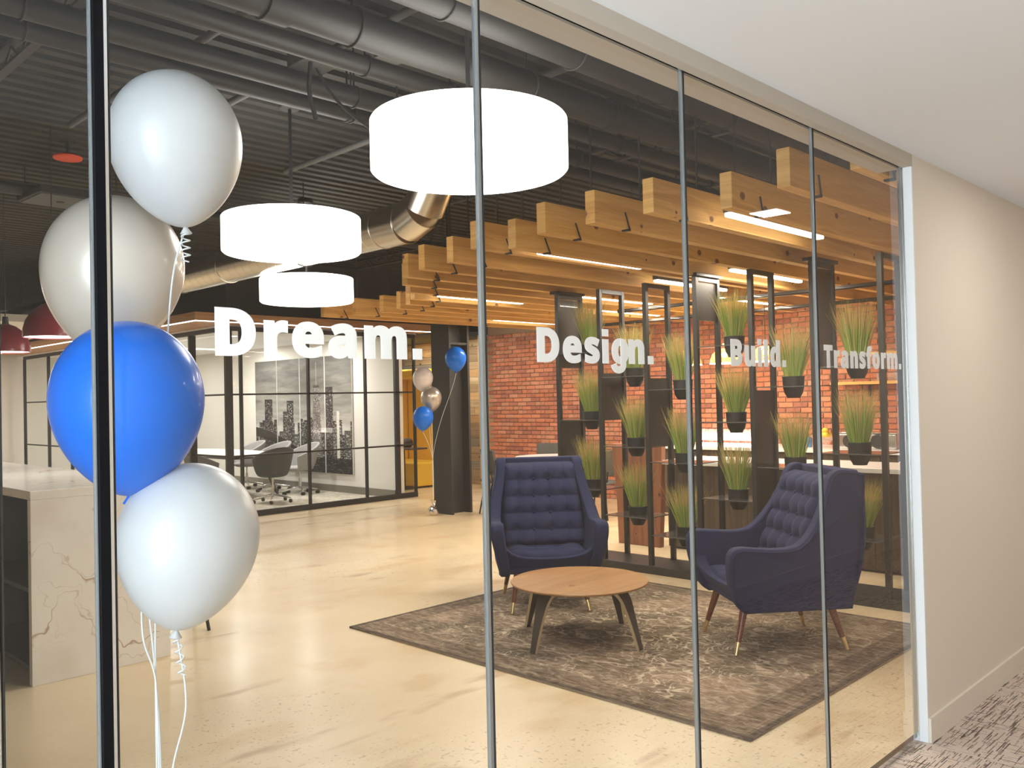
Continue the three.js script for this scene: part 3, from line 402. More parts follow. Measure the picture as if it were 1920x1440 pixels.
  const back = tuft(0.66, 0.64, 5, 5, 0.036, 0.05); back.translate(0, 0.32, 0); { const p = back.attributes.position; for (let i = 0; i < p.count; i++) { const x = p.getX(i), y = p.getY(i), z = p.getZ(i); p.setXYZ(i, x * lerp(1.02, 0.87, sstep(0, 0.62, y)), 0.41 + y * 0.965, -0.1 - y * 0.34 + z); } back.computeVertexNormals(); }
  const bk = mesh('back_cushion', back, M.navy, t); M.navy.side = THREE.DoubleSide;
  for (let i = 1; i < 5; i++) for (let j = 1; j < 5; j++) { const y = j / 5 * 0.64, x = (i / 5 - 0.5) * 0.66 * lerp(1.02, 0.87, sstep(0, 0.62, y)); const b = mesh('tuft_button', new THREE.SphereGeometry(0.012, 10, 8).scale(1, 1, 0.6), M.navy, bk); b.position.set(x, 0.41 + y * 0.965, -0.1 - y * 0.34 + 0.052); }
  const rear = new THREE.Shape(); rear.moveTo(-0.36, 0.27); rear.lineTo(0.36, 0.27); rear.lineTo(0.36, 1.03); rear.quadraticCurveTo(0.36, 1.05, 0.34, 1.05); rear.lineTo(-0.34, 1.05); rear.quadraticCurveTo(-0.36, 1.05, -0.36, 1.03); rear.closePath();
  const rg = new THREE.ExtrudeGeometry(rear, { depth: 0.07, bevelEnabled: true, bevelSize: 0.012, bevelThickness: 0.014, bevelSegments: 3 }); { const p = rg.attributes.position; for (let i = 0; i < p.count; i++) { const y = p.getY(i); p.setZ(i, p.getZ(i) - 0.36 - (y - 0.27) * 0.115); } } mesh('back_panel', warp(toCreasedNormals(muv(rg), 0.6)), M.navy, t);
  const seat = tuft(0.6, 0.46, 3, 3, 0.016, 0.045); seat.rotateX(-Math.PI / 2); seat.translate(0, 0.365, 0.07); mesh('seat_cushion', seat, M.navy, t);
  for (const [x, z] of [[-0.23, 0.24], [0.23, 0.24], [-0.24, -0.28], [0.24, -0.28]]) { const fx = x * 1.22, fz = z + Math.sign(z) * 0.08, top = [x, 0.28, z], foot = [fx, 0, fz], mid = [lerp(x, fx, 0.74), 0.28 * 0.26, lerp(z, fz, 0.74)]; const L = mesh('leg', rod(mid, top, 0.0155, 0.025, 16), M.leg, t); mesh('brass_ferrule', rod(foot, mid, 0.011, 0.0158, 16), M.brass, L); }
  return t;
}
{ const c = tuftedChair(); c.userData.label = 'navy tufted armchair with its seat facing the glass, behind the coffee table'; c.position.set(4.9, 0.0165, -4.5); c.rotation.y = Math.atan2(-0.66, 0.75); copyOf(c, 'navy tufted armchair seen from its side, turned towards the coffee table', [5.02, 0.0165, -2.74], Math.atan2(-0.78, -0.63)); }
// ------------------------------------------------------------------ planter screen
{
  const FX = 6.33, BX = 6.665, frames = [-5.58, -5.07, -4.555, -4.045, -3.535, -3.02, -2.51], top = 2.535, W = 0.04, labs = 'first';
  const t = thing('planter_screen', 'tall black steel planter screen with upright frames and shelves for grasses', 'planter screen', [0, 0, 0]);
  mesh('plinth', rbox2(FX - 0.04, BX + 0.04, 0, 0.07, -5.66, -1.9, 0.004), M.blackSteel, t);
  const P = [[[1.83, 2.49], [0.45, 1.33]], [[1.33, 1.76]], [[1.1, 1.7]], [[2.17, 2.49]], [[0.07, 1.57]], [[1.72, 2.49]], []];
  frames.forEach((z, i) => {
    const f = mesh('frame', merge([rbox2(FX - W / 2, FX + W / 2, 0.07, top, z - W / 2, z + W / 2, 0.003), rbox2(BX - W / 2, BX + W / 2, 0.07, top, z - W / 2, z + W / 2, 0.003), rbox2(FX + W / 2, BX - W / 2, top - W, top, z - W / 2, z + W / 2, 0.003)]), M.blackSteel, t);
    for (const [y0, y1] of P[i]) mesh('metal_panel', box2(FX + W / 2, BX - W / 2, y0, y1, z - 0.004, z + 0.004), M.steelPanel, f);
    if (i === 0 || i === 3 || i === 5) mesh('top_bracket', rbox2(FX - 0.05, BX + 0.02, top, HB - 0.001, z - 0.05, z + 0.05, 0.003), M.blackSteel, f);
  });
  const rims = [[2.04, 1.41, 0.77], [1.8, 1.17, 0.55], [1.675, 1.045, 0.41], [2.02, 1.395, 0.762], [1.672, 1.042, 0.41], [1.81, 1.165, 0.54]], pots = [];
  const shelfGeo = (() => { const s = new THREE.Shape(); s.moveTo(-0.185, -0.233); s.lineTo(0.185, -0.233); s.lineTo(0.185, 0.233); s.lineTo(-0.185, 0.233); s.closePath(); const h = new THREE.Path(); h.absarc(0, 0, 0.0825, 0, Math.PI * 2, true); s.holes.push(h); return new THREE.ExtrudeGeometry(s, { depth: 0.008, bevelEnabled: false, curveSegments: 20 }).rotateX(-Math.PI / 2); })();
  // grass: three bundles of blades, shared by the pots
  const blade = (x0, z0, dx, dz, L, w, c0, c1, bend) => {
    const pos = [], col = [], N = 5, pt = (s) => [x0 + dx * L * (s + bend * s * s), L * s * (1 - 0.18 * bend * s * s), z0 + dz * L * (s + bend * s * s)], sx = -dz, sz = dx, n = Math.hypot(sx, sz) || 1, a = rr(0, 6.3), ux = Math.cos(a), uz = Math.sin(a);
    for (let i = 0; i < N; i++) { const s0 = i / N, s1 = (i + 1) / N, p = pt(s0), q = pt(s1), w0 = w * (1 - s0 * 0.8) / 2, w1 = w * (1 - s1 * 0.8) / 2; const A = [p[0] - ux * w0, p[1], p[2] - uz * w0], B = [p[0] + ux * w0, p[1], p[2] + uz * w0], C = [q[0] + ux * w1, q[1], q[2] + uz * w1], D = [q[0] - ux * w1, q[1], q[2] - uz * w1]; pos.push(...A, ...B, ...C, ...A, ...C, ...D); const cc = i >= 3 ? c1 : c0; for (let k = 0; k < 6; k++) col.push(...cc); }
    return [pos, col];
  };
  const bundles = [0, 1, 2].map(() => {
    const pos = [], col = [];
    for (let i = 0; i < 620; i++) { const a = rr(0, 6.283), r = Math.sqrt(rnd()), lean = r * rr(0.16, 0.36), g = rnd(), c0 = g < 0.6 ? [rr(0.2, 0.32), rr(0.32, 0.44), rr(0.04, 0.09)] : [rr(0.42, 0.55), rr(0.4, 0.5), rr(0.1, 0.16)], c1 = rnd() < 0.6 ? [rr(0.55, 0.7), rr(0.38, 0.48), rr(0.12, 0.2)] : c0; const b = blade(Math.cos(a) * r * 0.062, Math.sin(a) * r * 0.062, Math.cos(a) * lean, Math.sin(a) * lean, rr(0.27, 0.43), rr(0.0028, 0.0056), c0, c1, rr(0, 0.45)); pos.push(...b[0]); col.push(...b[1]); }
    const g = new THREE.BufferGeometry(); g.setAttribute('position', new THREE.Float32BufferAttribute(pos, 3)); g.setAttribute('color', new THREE.Float32BufferAttribute(col, 3)); g.computeVertexNormals(); return g;
  });
  const grass = phy({ vertexColors: true, roughness: 0.7, side: THREE.DoubleSide });
  const potGeo = lathe([[0, -0.158], [0.05, -0.158], [0.053, -0.148], [0.07, -0.118], [0.079, -0.08], [0.082, -0.04], [0.084, 0.002], [0.087, 0.004], [0.088, 0.012], [0.081, 0.012], [0.077, -0.01], [0, -0.01]], 36);
  const bayNames = ['in the bay farthest from the glass', 'in the second bay from the far end', 'in the third bay from the far end', 'in the third bay from the glass', 'in the second bay from the glass', 'in the bay nearest the glass'], lv = ['on the top shelf', 'on the middle shelf', 'on the lowest shelf'];
  rims.forEach((ys, b) => { const z = (frames[b] + frames[b + 1]) / 2 + 0.015; ys.forEach((y, k) => {
    const s = mesh('shelf', shelfGeo, M.shelfGlass, t); s.position.set((FX + BX) / 2 + 0.003, y - 0.082, z - 0.015);
    const p = thing('potted_grass', `tall ornamental grass in a black pot ${lv[k]} ${bayNames[b]}`, 'potted plant', [(FX + BX) / 2 + 0.003, y - 0.01, z - 0.015], rr(0, 6.28), 'potted grasses in the planter screen');
    mesh('pot', potGeo, M.pot, p); mesh('soil', cyl(0.075, 0.075, 0.006, 0, -0.006, 0, 24), M.soil, p); const g = mesh('grass_blades', bundles[(b + k) % 3], grass, p); g.position.y = -0.012; g.userData.kind = 'stuff'; g.scale.set(1, rr(0.94, 1.1), 1);
  }); });
}
// ------------------------------------------------------------------ bar, counters and what stands on them
{ const t = thing('bar_counter', 'dark wood-fronted bar counter with a white top behind the planter screen', 'bar counter', [0, 0, 0]); for (let i = 0; i < 11; i++) { const z0 = -5.18 + i * 0.3; mesh('front_panel', muv(rbox2(7.5, 7.53, 0.02, 0.85, z0 + 0.002, z0 + 0.298, 0.002, 1), true, i * 0.37, i * 0.21), M.bar, t); } mesh('body', box2(7.53, 8.1, 0.0, 0.85, -5.18, -1.9), M.cabinet, t); mesh('counter_top', rbox2(7.44, 8.16, 0.85, 0.89, -5.2, -1.85, 0.004), M.whiteTop, t); }
{ // live-edge slab
  const s = new THREE.Shape(); s.moveTo(-5.76, 0); s.lineTo(-5.25, 0); s.bezierCurveTo(-5.24, 0.3, -5.2, 0.5, -5.22, 0.7); s.lineTo(-5.2, 1.03); s.lineTo(-5.82, 1.03); s.bezierCurveTo(-5.82, 0.8, -5.77, 0.6, -5.77, 0.4); s.closePath();
  const g = new THREE.ExtrudeGeometry(s, { depth: 0.06, bevelEnabled: true, bevelSize: 0.008, bevelThickness: 0.008, bevelSegments: 2 }); g.rotateY(-Math.PI / 2).translate(7.5, 0.008, 0); single('live_edge_slab', muv(g, true), M.slab, 'reddish brown live-edge timber slab standing at the end of the bar', 'wood slab');
}
{ const t = thing('back_counter', 'back counter with a white top along the brick wall', 'counter', [0, 0, 0]); mesh('body', muv(box2(9.72, 10.54, 0, 0.85, -7.2, -1.9), true), M.bar, t); for (let i = 0; i < 8; i++) { const z0 = -7.2 + i * 0.66; const d = mesh('door', muv(rbox2(9.7, 9.72, 0.08, 0.83, z0 + 0.005, z0 + 0.655, 0.003, 1), true, i * 0.4, 0), M.bar, t); mesh('handle', rod([9.69, 0.77, z0 + 0.2], [9.69, 0.77, z0 + 0.46], 0.006), M.chrome, d); } mesh('counter_top', rbox2(9.62, 10.545, 0.85, 0.89, -7.25, -1.85, 0.004), M.whiteTop, t); }
{ // wine glasses before a lit strip on the back counter
  const t = thing('light_strip', 'glowing LED strip on the brick wall behind the glasses', 'light strip', [10.52, 0.97, -6.15]); mesh('light_lens', rbox(0.02, 0.1, 1.1, 0.004), M.ledSoft, t); areaLight('strip_glow', WARM, 8, 1.1, 0.1, [10.49, 0.97, -6.15], [9, 0.97, -6.15]);
  const gl = lathe([[0, 0], [0.03, 0], [0.03, 0.003], [0.004, 0.008], [0.004, 0.07], [0.03, 0.1], [0.036, 0.14], [0.03, 0.19], [0.028, 0.19], [0.034, 0.14], [0.002, 0.075], [0, 0.075]], 18); let first;
  for (let r = 0; r < 2; r++) for (let i = 0; i < 11; i++) single('wine_glass', gl, M.clearGlass, 'clear stemmed glass standing in the lit row on the back counter', 'glass', 'glasses on the back counter').position.set(10.2 + r * 0.13, 0.8905, -6.65 + i * 0.1 + r * 0.05);
}
{ // cans, fruit bowl, coffee machine
  [[M.canRed, -5.05, 'small red drink can beside the fruit bowl on the back counter'], [M.canWhite, -4.95, 'small white drink can between red and blue cans on the back counter'], [M.canBlue, -4.85, 'small blue drink can nearest the fruit bowl on the back counter']].forEach(([m, z, lab]) => { const t = thing('drink_can', lab, 'can', [9.98, 0.8905, z], 0, 'drink cans on the back counter'); mesh('body', lathe([[0, 0], [0.027, 0], [0.033, 0.008], [0.033, 0.108], [0.027, 0.118], [0, 0.118]], 20), m, t); mesh('lid', cyl(0.026, 0.026, 0.003, 0, 0.1195, 0), M.chrome, t); });
  single('fruit_bowl', lathe([[0, 0], [0.05, 0], [0.06, 0.01], [0.05, 0.05], [0.09, 0.08], [0.13, 0.13], [0.125, 0.13], [0.085, 0.085], [0, 0.06]], 28).translate(9.98, 0.8905, -4.66), M.clearGlass, 'clear footed fruit bowl on the back counter', 'bowl');
  [[0, 0, 0.155], [0.06, 0.02, 0.15], [-0.05, 0.035, 0.15], [0.01, -0.055, 0.15], [0, 0.01, 0.2]].forEach(([dx, dz, y]) => single('lemon', new THREE.SphereGeometry(0.033, 16, 12).scale(1, 1, 1.2).translate(9.98 + dx, 0.8905 + y, -4.66 + dz), M.lemon, 'yellow lemon piled in the clear fruit bowl', 'lemon', 'lemons in the fruit bowl'));
  const t = thing('coffee_machine', 'low coffee machine with dark round drum on the back counter', 'coffee machine', [10.1, 0.8905, -4.15]); mesh('body', rbox2(-0.18, 0.18, 0, 0.17, -0.34, 0.34, 0.02), M.chrome, t); mesh('drum', cyl(0.075, 0.075, 0.03, 0, 0, 0, 28).rotateZ(Math.PI / 2).translate(-0.19, 0.085, -0.18), M.black, t); mesh('drum', cyl(0.075, 0.075, 0.03, 0, 0, 0, 28).rotateZ(Math.PI / 2).translate(-0.19, 0.085, 0.14), M.black, t); mesh('tray', rbox(0.4, 0.012, 0.72, 0.004, 0, 0.178, 0), M.chrome, t);
}
for (const [y, z0, z1, lab] of [[1.64, -4.7, -2.3, 'lower pine wall shelf on the brick wall carrying glasses'], [1.98, -4.3, -2.3, 'upper pine wall shelf on the brick wall']]) { const t = thing('wall_shelf', lab, 'shelf', [10.4, y, (z0 + z1) / 2]); mesh('board', muv(rbox(0.3, 0.035, z1 - z0, 0.003), false), M.pine, t); for (const k of [-0.35, 0.35]) mesh('bracket', merge([box(0.28, 0.006, 0.03, 0, -0.021, k * (z1 - z0)), box(0.006, 0.15, 0.03, 0.14, -0.09, k * (z1 - z0))]), M.black, t); }
for (let i = 0; i < 9; i++) single('tumbler', lathe([[0, 0], [0.03, 0], [0.036, 0.09], [0.033, 0.09], [0.028, 0.008], [0, 0.008]], 18), M.clearGlass, 'clear tumbler standing on the lower pine wall shelf', 'glass', 'tumblers on the wall shelf').position.set(10.36 + (i % 2) * 0.08, 1.6582, -4.15 + i * 0.1);
for (const [z, lab] of [[-5.88, 'amber glass dome pendant over the bar near the live-edge slab'], [-5.38, 'amber glass dome pendant over the bar, middle of three'], [-4.86, 'amber glass dome pendant over the bar farthest from the slab']]) {
  const y = 1.9, t = thing('glass_pendant', lab, 'pendant lamp', [9, y, z], 0, 'amber glass pendants over the bar');
  mesh('lamp_shade', lathe([[0.17, 0], [0.165, 0.05], [0.14, 0.11], [0.095, 0.155], [0.03, 0.18], [0.03, 0.177], [0.093, 0.15], [0.136, 0.107], [0.161, 0.05], [0.166, 0]], 40), M.ambGlass, t); mesh('light_rim', new THREE.TorusGeometry(0.166, 0.006, 8, 48).rotateX(Math.PI / 2), M.ledSoft, t); mesh('socket', cyl(0.02, 0.028, 0.06, 0, 0.2, 0), M.brass, t); mesh('cord', cyl(0.004, 0.004, 1.5, 0, 0.96, 0, 8), M.black, t); mesh('bulb', new THREE.SphereGeometry(0.035, 20, 14).translate(0, 0.1, 0), M.bulb, t);
  const l = new THREE.PointLight(rgb(1, 0.8, 0.52), 0.9); l.name = 'glass_pendant_glow'; l.position.set(9, y + 0.1, z); l.shadow.radius = 1.5; l.castShadow = true; scene.add(l);
}
// cafe table and chairs
{ const t = thing('cafe_table', 'round white cafe table with thin splayed legs before the brick wall', 'table', [9.0, 0, -8.1]); mesh('table_top', lathe([[0, 0.725], [0.5, 0.725], [0.51, 0.735], [0.51, 0.745], [0.5, 0.75], [0, 0.75]], 56), M.whiteTop, t); for (let k = 0; k < 4; k++) { const a = k * Math.PI / 2 + 0.5; mesh('leg', rod([Math.cos(a) * 0.36, 0, Math.sin(a) * 0.36], [Math.cos(a) * 0.12, 0.725, Math.sin(a) * 0.12], 0.014), M.black, t); } }
function cafeChair() { const t = thing('cafe_chair', '', 'chair', [0, 0, 0], 0, 'dark cafe chairs at the white table'); const g = rbox(0.44, 0.03, 0.42, 0.014, 0, 0.45, 0, 3); mesh('seat', g, M.greyFabric, t); const b = rbox(0.44, 0.34, 0.03, 0.014, 0, 0.7, 0, 3), p = b.attributes.position; for (let i = 0; i < p.count; i++) p.setZ(i, p.getZ(i) - 0.2 + Math.pow(p.getX(i) / 0.22, 2) * 0.08 - (p.getY(i) - 0.55) * 0.2); b.computeVertexNormals(); mesh('backrest', b, M.greyFabric, t); mesh('back_post', merge([rod([-0.15, 0.45, -0.18], [-0.15, 0.6, -0.2], 0.012), rod([0.15, 0.45, -0.18], [0.15, 0.6, -0.2], 0.012)]), M.black, t); for (const [x, z] of [[-1, -1], [1, -1], [-1, 1], [1, 1]]) mesh('leg', rod([x * 0.23, 0, z * 0.22], [x * 0.17, 0.44, z * 0.15], 0.011), M.black, t); return t; }
{ const c = cafeChair(); c.userData.label = 'dark cafe chair on the near side of the white cafe table'; c.position.set(8.35, 0, -8.45); c.rotation.y = 1.2; copyOf(c, 'dark cafe chair between the white cafe table and the brick wall', [9.72, 0, -8.75], -0.85); copyOf(c, 'dark cafe chair at the bar end of the white cafe table', [8.85, 0, -7.15], Math.PI + 0.2); }
// ------------------------------------------------------------------ glass meeting room
const CX0 = 5.85, CX1 = 8.72, CZ = -11.13;
struct('floor_meeting', muv(box2(CX0, CX1, 0.0, 0.012, -19.9, CZ)), M.officeCarpet, 'pale grey carpet of the meeting room');
struct('ceiling_meeting', box2(CX0 - 0.05, 9.15, 2.62, 2.72, -19.9, CZ - 0.02), M.ceilWhite);
struct('wall_meeting', muv(box2(CX1, CX1 + 0.15, 0, 2.62, -19.9, CZ - 0.04)), M.wallWhite, 'white meeting room wall carrying the city prints');
struct('baseboard_meeting', box2(CX1 - 0.014, CX1, 0.012, 0.13, -19.9, CZ - 0.08), std({ color: rgb(0.2, 0.18, 0.15), roughness: 0.6 }));
{ // soffit with wooden fascia and light line
  const z1 = -10.6, x0 = 5.13, t = thing('soffit', 'wood-faced soffit with a light line over the front of the glass meeting room', 'soffit', [0, 0, 0]), q = thing('soffit', 'wood-faced soffit with a light line along the walkway side of the meeting room', 'soffit', [0, 0, 0]);
  mesh('fascia_board', muv(box2(x0, 9.2, 2.63, 2.735, z1 - 0.03, z1), false), M.fascia, t); mesh('fascia_board', muv(box2(x0, x0 + 0.03, 2.63, 2.735, CZ + 0.03, z1 - 0.03)), M.fascia, t); mesh('light_line', box2(x0 + 0.004, x0 + 0.022, 2.618, 2.63, CZ + 0.03, z1 - 0.022), M.ledSoft, t); mesh('underside', muv(box2(x0 + 0.03, 9.2, 2.64, 2.655, CZ + 0.03, z1 - 0.03)), M.fascia, t); mesh('light_line', box2(x0 + 0.004, 9.2, 2.618, 2.63, z1 - 0.022, z1 - 0.004), M.ledSoft, t); mesh('top_board', box2(x0 + 0.03, 9.2, 2.725, 2.735, CZ + 0.05, z1 - 0.03), M.darkWall, t);
  mesh('fascia_board', muv(box2(x0, x0 + 0.03, 2.63, 2.735, -19.5, CZ + 0.029), false), M.fascia, q); mesh('underside', muv(box2(x0 + 0.03, CX0 - 0.06, 2.64, 2.655, -19.5, CZ + 0.02)), M.fascia, q); mesh('light_line', box2(x0 + 0.004, x0 + 0.022, 2.618, 2.63, -19.5, CZ + 0.029), M.ledSoft, q); mesh('top_board', box2(x0 + 0.03, CX0 - 0.06, 2.725, 2.735, -19.5, CZ + 0.02), M.darkWall, q);
  struct('wall_soffit', merge([box2(CX0 - 0.05, 9.2, 2.735, 3.58, CZ, CZ + 0.05), box2(CX0 - 0.05, CX0, 2.735, 3.58, -19.5, CZ)]), M.darkWall, 'dark wall above the meeting room');
  struct('ceiling_booth', box2(9.2, 11.0, 2.64, 2.72, -15.2, -11.15), M.darkWall, 'low dark ceiling over the booth');
}
{ // glazed front and side
  const t = thing('meeting_room_front', 'black-framed glass front of the meeting room', 'glass wall', [0, 0, 0]);
  const fr = (n, x0, x1, y0, y1) => mesh(n, box2(x0, x1, y0, y1, CZ - 0.03, CZ + 0.02), M.black, t), xs = [5.87, 6.03, 7.1, 8.12, 8.7, 9.08], ys = [0.1, 0.845, 1.69, 2.6];
  fr('bottom_rail', 5.82, 9.1, 0, 0.08); fr('top_rail', 5.82, 9.1, 2.56, 2.62); fr('post', 5.8, 5.9, 0.08, 2.56); fr('mullion', 6.015, 6.05, 0.08, 2.56); fr('mullion', 7.085, 7.115, 0.08, 2.56); fr('mullion', 8.1, 8.13, 0.08, 2.56); fr('post', 8.68, 8.76, 0.08, 2.56); fr('mullion', 9.065, 9.095, 0.08, 2.56);
  for (const y of [0.845, 1.69]) fr('transom', 5.9, 9.065, y - 0.012, y + 0.012);
  for (let i = 0; i < xs.length - 1; i++) for (const [y0, y1] of [[0.08, 0.833], [0.857, 1.678], [1.702, 2.56]]) mesh('pane', new THREE.PlaneGeometry(xs[i + 1] - xs[i] - 0.03, y1 - y0).translate((xs[i] + xs[i + 1]) / 2, (y0 + y1) / 2, CZ - 0.005), M.smallPane, t);
  const s = thing('meeting_room_side', 'black-framed glass side of the meeting room along the walkway', 'glass wall', [0, 0, 0]), fs = (n, z0, z1, y0, y1, w = 0.025) => mesh(n, box2(CX0 - w, CX0 + w, y0, y1, z0, z1), M.black, s);
  fs('bottom_rail', -19.6, -11.2, 0, 0.08); fs('top_rail', -19.6, -11.2, 2.56, 2.62); const zs = [-19.6, -18.2, -17, -15.8, -14.6, -13.4, -12.2]; for (const z of zs) fs('post', z - 0.02, z + 0.02, 0.08, 2.56, z > -13 ? 0.05 : 0.025); for (const y of [0.845, 1.69]) fs('transom', -19.6, -11.2, y - 0.012, y + 0.012, 0.015);
  for (let i = 0; i < zs.length; i++) { const z1 = zs[i + 1] ?? -11.2; mesh('pane', new THREE.PlaneGeometry(z1 - zs[i] - 0.04, 2.48).rotateY(Math.PI / 2).translate(CX0, 1.32, (zs[i] + z1) / 2), M.smallPane, s); };
}
{ // four-panel city print, black and white
  const W = 1024, H = 700; const tex = canvasTex(W, H, (g) => {
    const s = g.createLinearGradient(0, 0, 0, H); s.addColorStop(0, '#5a5854'); s.addColorStop(0.4, '#85827c'); s.addColorStop(0.62, '#c6c2bc'); s.addColorStop(0.8, '#8a8680'); g.fillStyle = s; g.fillRect(0, 0, W, H);
    for (let i = 0; i < 500; i++) { const y = rr(0, H * 0.62); g.fillStyle = `rgba(${rnd() < 0.5 ? '220,218,212' : '30,30,30'},${rr(0.02, 0.07)})`; g.beginPath(); g.ellipse(rr(0, W), y, rr(40, 170), rr(4, 26), rr(-0.2, 0.2), 0, 6.3); g.fill(); }
    const tower = (x, w, top, shade, lit) => { g.fillStyle = shade; g.fillRect(x, top, w, H - top); for (let i = 0; i < w * (H - top) / 110; i++) { g.fillStyle = `rgba(240,236,226,${rr(0.2, lit + 0.3)})`; g.fillRect(x + rr(0, w - 3), rr(top + 8, H * 0.88), rr(3, 9), rr(2, 5)); } };
    for (let i = 0; i < 46; i++) tower(rr(-20, W), rr(22, 70), rr(H * 0.52, H * 0.68), ['#2a2928', '#403e3c', '#1d1c1c'][(rnd() * 3) | 0], 0.6);
    tower(110, 90, 250, '#1e1d1d', 0.35); tower(365, 72, 262, '#262524', 0.5); tower(320, 60, 330, '#2e2c2b', 0.6); tower(775, 70, 185, '#221e22', 0.4); tower(880, 26, 330, '#cfc9c0', 0.5);
    g.fillStyle = '#6d6766'; g.beginPath(); g.moveTo(630, H); g.lineTo(650, 180); g.lineTo(712, 180); g.lineTo(735, H); g.fill(); for (let i = 0; i < 620; i++) { g.fillStyle = `rgba(${rnd() < 0.5 ? '245,240,232' : '20,18,20'},${rr(0.3, 0.8)})`; g.fillRect(rr(645, 718), rr(190, 620), rr(2, 9), rr(2, 5)); } g.fillStyle = '#bdb8b2'; g.fillRect(679, 30, 4, 150); g.fillStyle = '#3a3838'; g.fillRect(650, 172, 62, 14);
    g.fillStyle = '#171616'; g.beginPath(); g.moveTo(0, 430); g.quadraticCurveTo(330, 470, 640, 640); g.lineTo(640, 680); g.quadraticCurveTo(300, 520, 0, 490); g.fill(); g.fillStyle = '#221f20'; g.fillRect(0, 610, W, 90); for (let i = 0; i < 900; i++) { g.fillStyle = `rgba(240,235,226,${rr(0.1, 0.5)})`; g.fillRect(rr(0, W), rr(560, H), rr(2, 22), rr(1, 3)); }
    for (let i = 0; i < 700; i++) { const u = rr(0, 1); g.fillStyle = `rgba(245,240,230,${rr(0.1, 0.6)})`; g.fillRect(u * 640, lerp(440, 650, u * u) + rr(-20, 30), rr(1, 4), rr(1, 2)); }
  });
  const zb = [-15.47, -14.7, -13.92, -13.12, -12.31], mat = std({ map: tex, roughness: 0.45 });
  for (let i = 0; i < 4; i++) { const z0 = zb[i] + (i ? 0.03 : 0), z1 = zb[i + 1], t = thing('wall_print', ['tall black and white city print panel with the bridge end', 'tall black and white city print panel with twin dark towers', 'tall black and white city print panel with a spired tower', 'tall black and white city print panel with a dark slab tower'][i], 'wall print', [8.7, 1.345, (z0 + z1) / 2], 0, 'four-panel city print on the meeting room wall'); mesh('panel', box(0.03, 2.03, z1 - z0), M.jambWhite, t);
    const g = new THREE.PlaneGeometry(z1 - z0, 2.03).rotateY(-Math.PI / 2).translate(-0.016, 0, 0), uv = g.attributes.uv; for (let k = 0; k < uv.count; k++) uv.setX(k, lerp((z0 - zb[0]) / (zb[4] - zb[0]), (z1 - zb[0]) / (zb[4] - zb[0]), uv.getX(k))); mesh('print', g, mat, t); }
}
{ // meeting table
  const t = thing('meeting_table', 'long white oval meeting table on angled dark legs', 'table', [7.3, 0.012, -14.45]); mesh('table_top', lathe([[0, 0.7], [0.99, 0.7], [1, 0.712], [1, 0.725], [0.99, 0.735], [0, 0.735]], 64).scale(0.56, 1, 1.7), M.whiteTop, t); for (const s of [-1, 1]) for (const k of [-1, 1]) mesh('leg', rod([k * 0.46, 0, s * 1.32], [k * 0.24, 0.7, s * 1.1], 0.022, 0.035), M.walnut, t); mesh('apron', box(0.5, 0.06, 2.2, 0, 0.67, 0), M.walnut, t);
}
function officeChair(mat) {
  const t = thing('swivel_chair', '', 'office chair', [0, 0, 0], 0, 'upholstered swivel chairs around the meeting table');
  const N = 28, Mv = 16, pos = [], idx = []; // bucket shell: low arms in front rising to the back
  for (let j = 0; j <= Mv; j++) for (let i = 0; i <= N; i++) { const a = -2.2 + 4.4 * i / N, s = j / Mv, rim = lerp(0.6, 0.87, Math.pow(0.5 + 0.5 * Math.cos(a), 1.1)), y = 0.42 + (rim - 0.42) * s, r = lerp(0.2, 0.31 + 0.02 * Math.cos(a), Math.pow(s, 0.45)); pos.push(Math.sin(a) * r * 1.02, y, -Math.cos(a) * r * 0.96 - 0.03 * s * Math.max(0, Math.cos(a))); }
  for (let j = 0; j < Mv; j++) for (let i = 0; i < N; i++) { const k = j * (N + 1) + i; idx.push(k, k + 1, k + N + 2, k, k + N + 2, k + N + 1); }
  const inner = pos.map((v, i) => i % 3 === 1 ? v : v * 0.9), off = pos.length / 3, nI = idx.length; for (let q = 0; q < nI; q += 3) idx.push(idx[q] + off, idx[q + 2] + off, idx[q + 1] + off); const rimRow = Mv * (N + 1); for (let i = 0; i < N; i++) idx.push(rimRow + i, rimRow + i + 1, rimRow + i + 1 + off, rimRow + i, rimRow + i + 1 + off, rimRow + i + off);
  for (const i of [0, N]) for (let j = 0; j < Mv; j++) { const a = j * (N + 1) + i, b = a + N + 1; idx.push(a, b, b + off, a, b + off, a + off); }
  const g = new THREE.BufferGeometry(); g.setAttribute('position', new THREE.Float32BufferAttribute([...pos, ...inner], 3)); g.setIndex(idx); g.computeVertexNormals(); mat.side = THREE.DoubleSide; mesh('shell', g, mat, t); mesh('seat', lathe([[0, 0.4], [0.17, 0.4], [0.22, 0.42], [0.235, 0.45], [0.2, 0.475], [0, 0.48]], 32), mat, t);
  mesh('gas_lift', merge([cyl(0.014, 0.014, 0.16, 0, 0.34, 0), cyl(0.025, 0.028, 0.18, 0, 0.18, 0)]), M.chrome, t);
  for (let k = 0; k < 5; k++) { const a = k * Math.PI * 0.4 + 0.3, c = Math.cos(a), s = Math.sin(a), L = mesh('star_leg', rod([c * 0.03, 0.12, s * 0.03], [c * 0.29, 0.075, s * 0.29], 0.017, 0.011), M.chrome, t); mesh('caster', merge([cyl(0.028, 0.028, 0.018, 0, 0, -0.012, 16).rotateX(0), cyl(0.028, 0.028, 0.018, 0, 0, 0.012, 16)].map((q) => q.rotateZ(Math.PI / 2))).translate(c * 0.29, 0.028, s * 0.29), M.black, L); }
  return t;
}
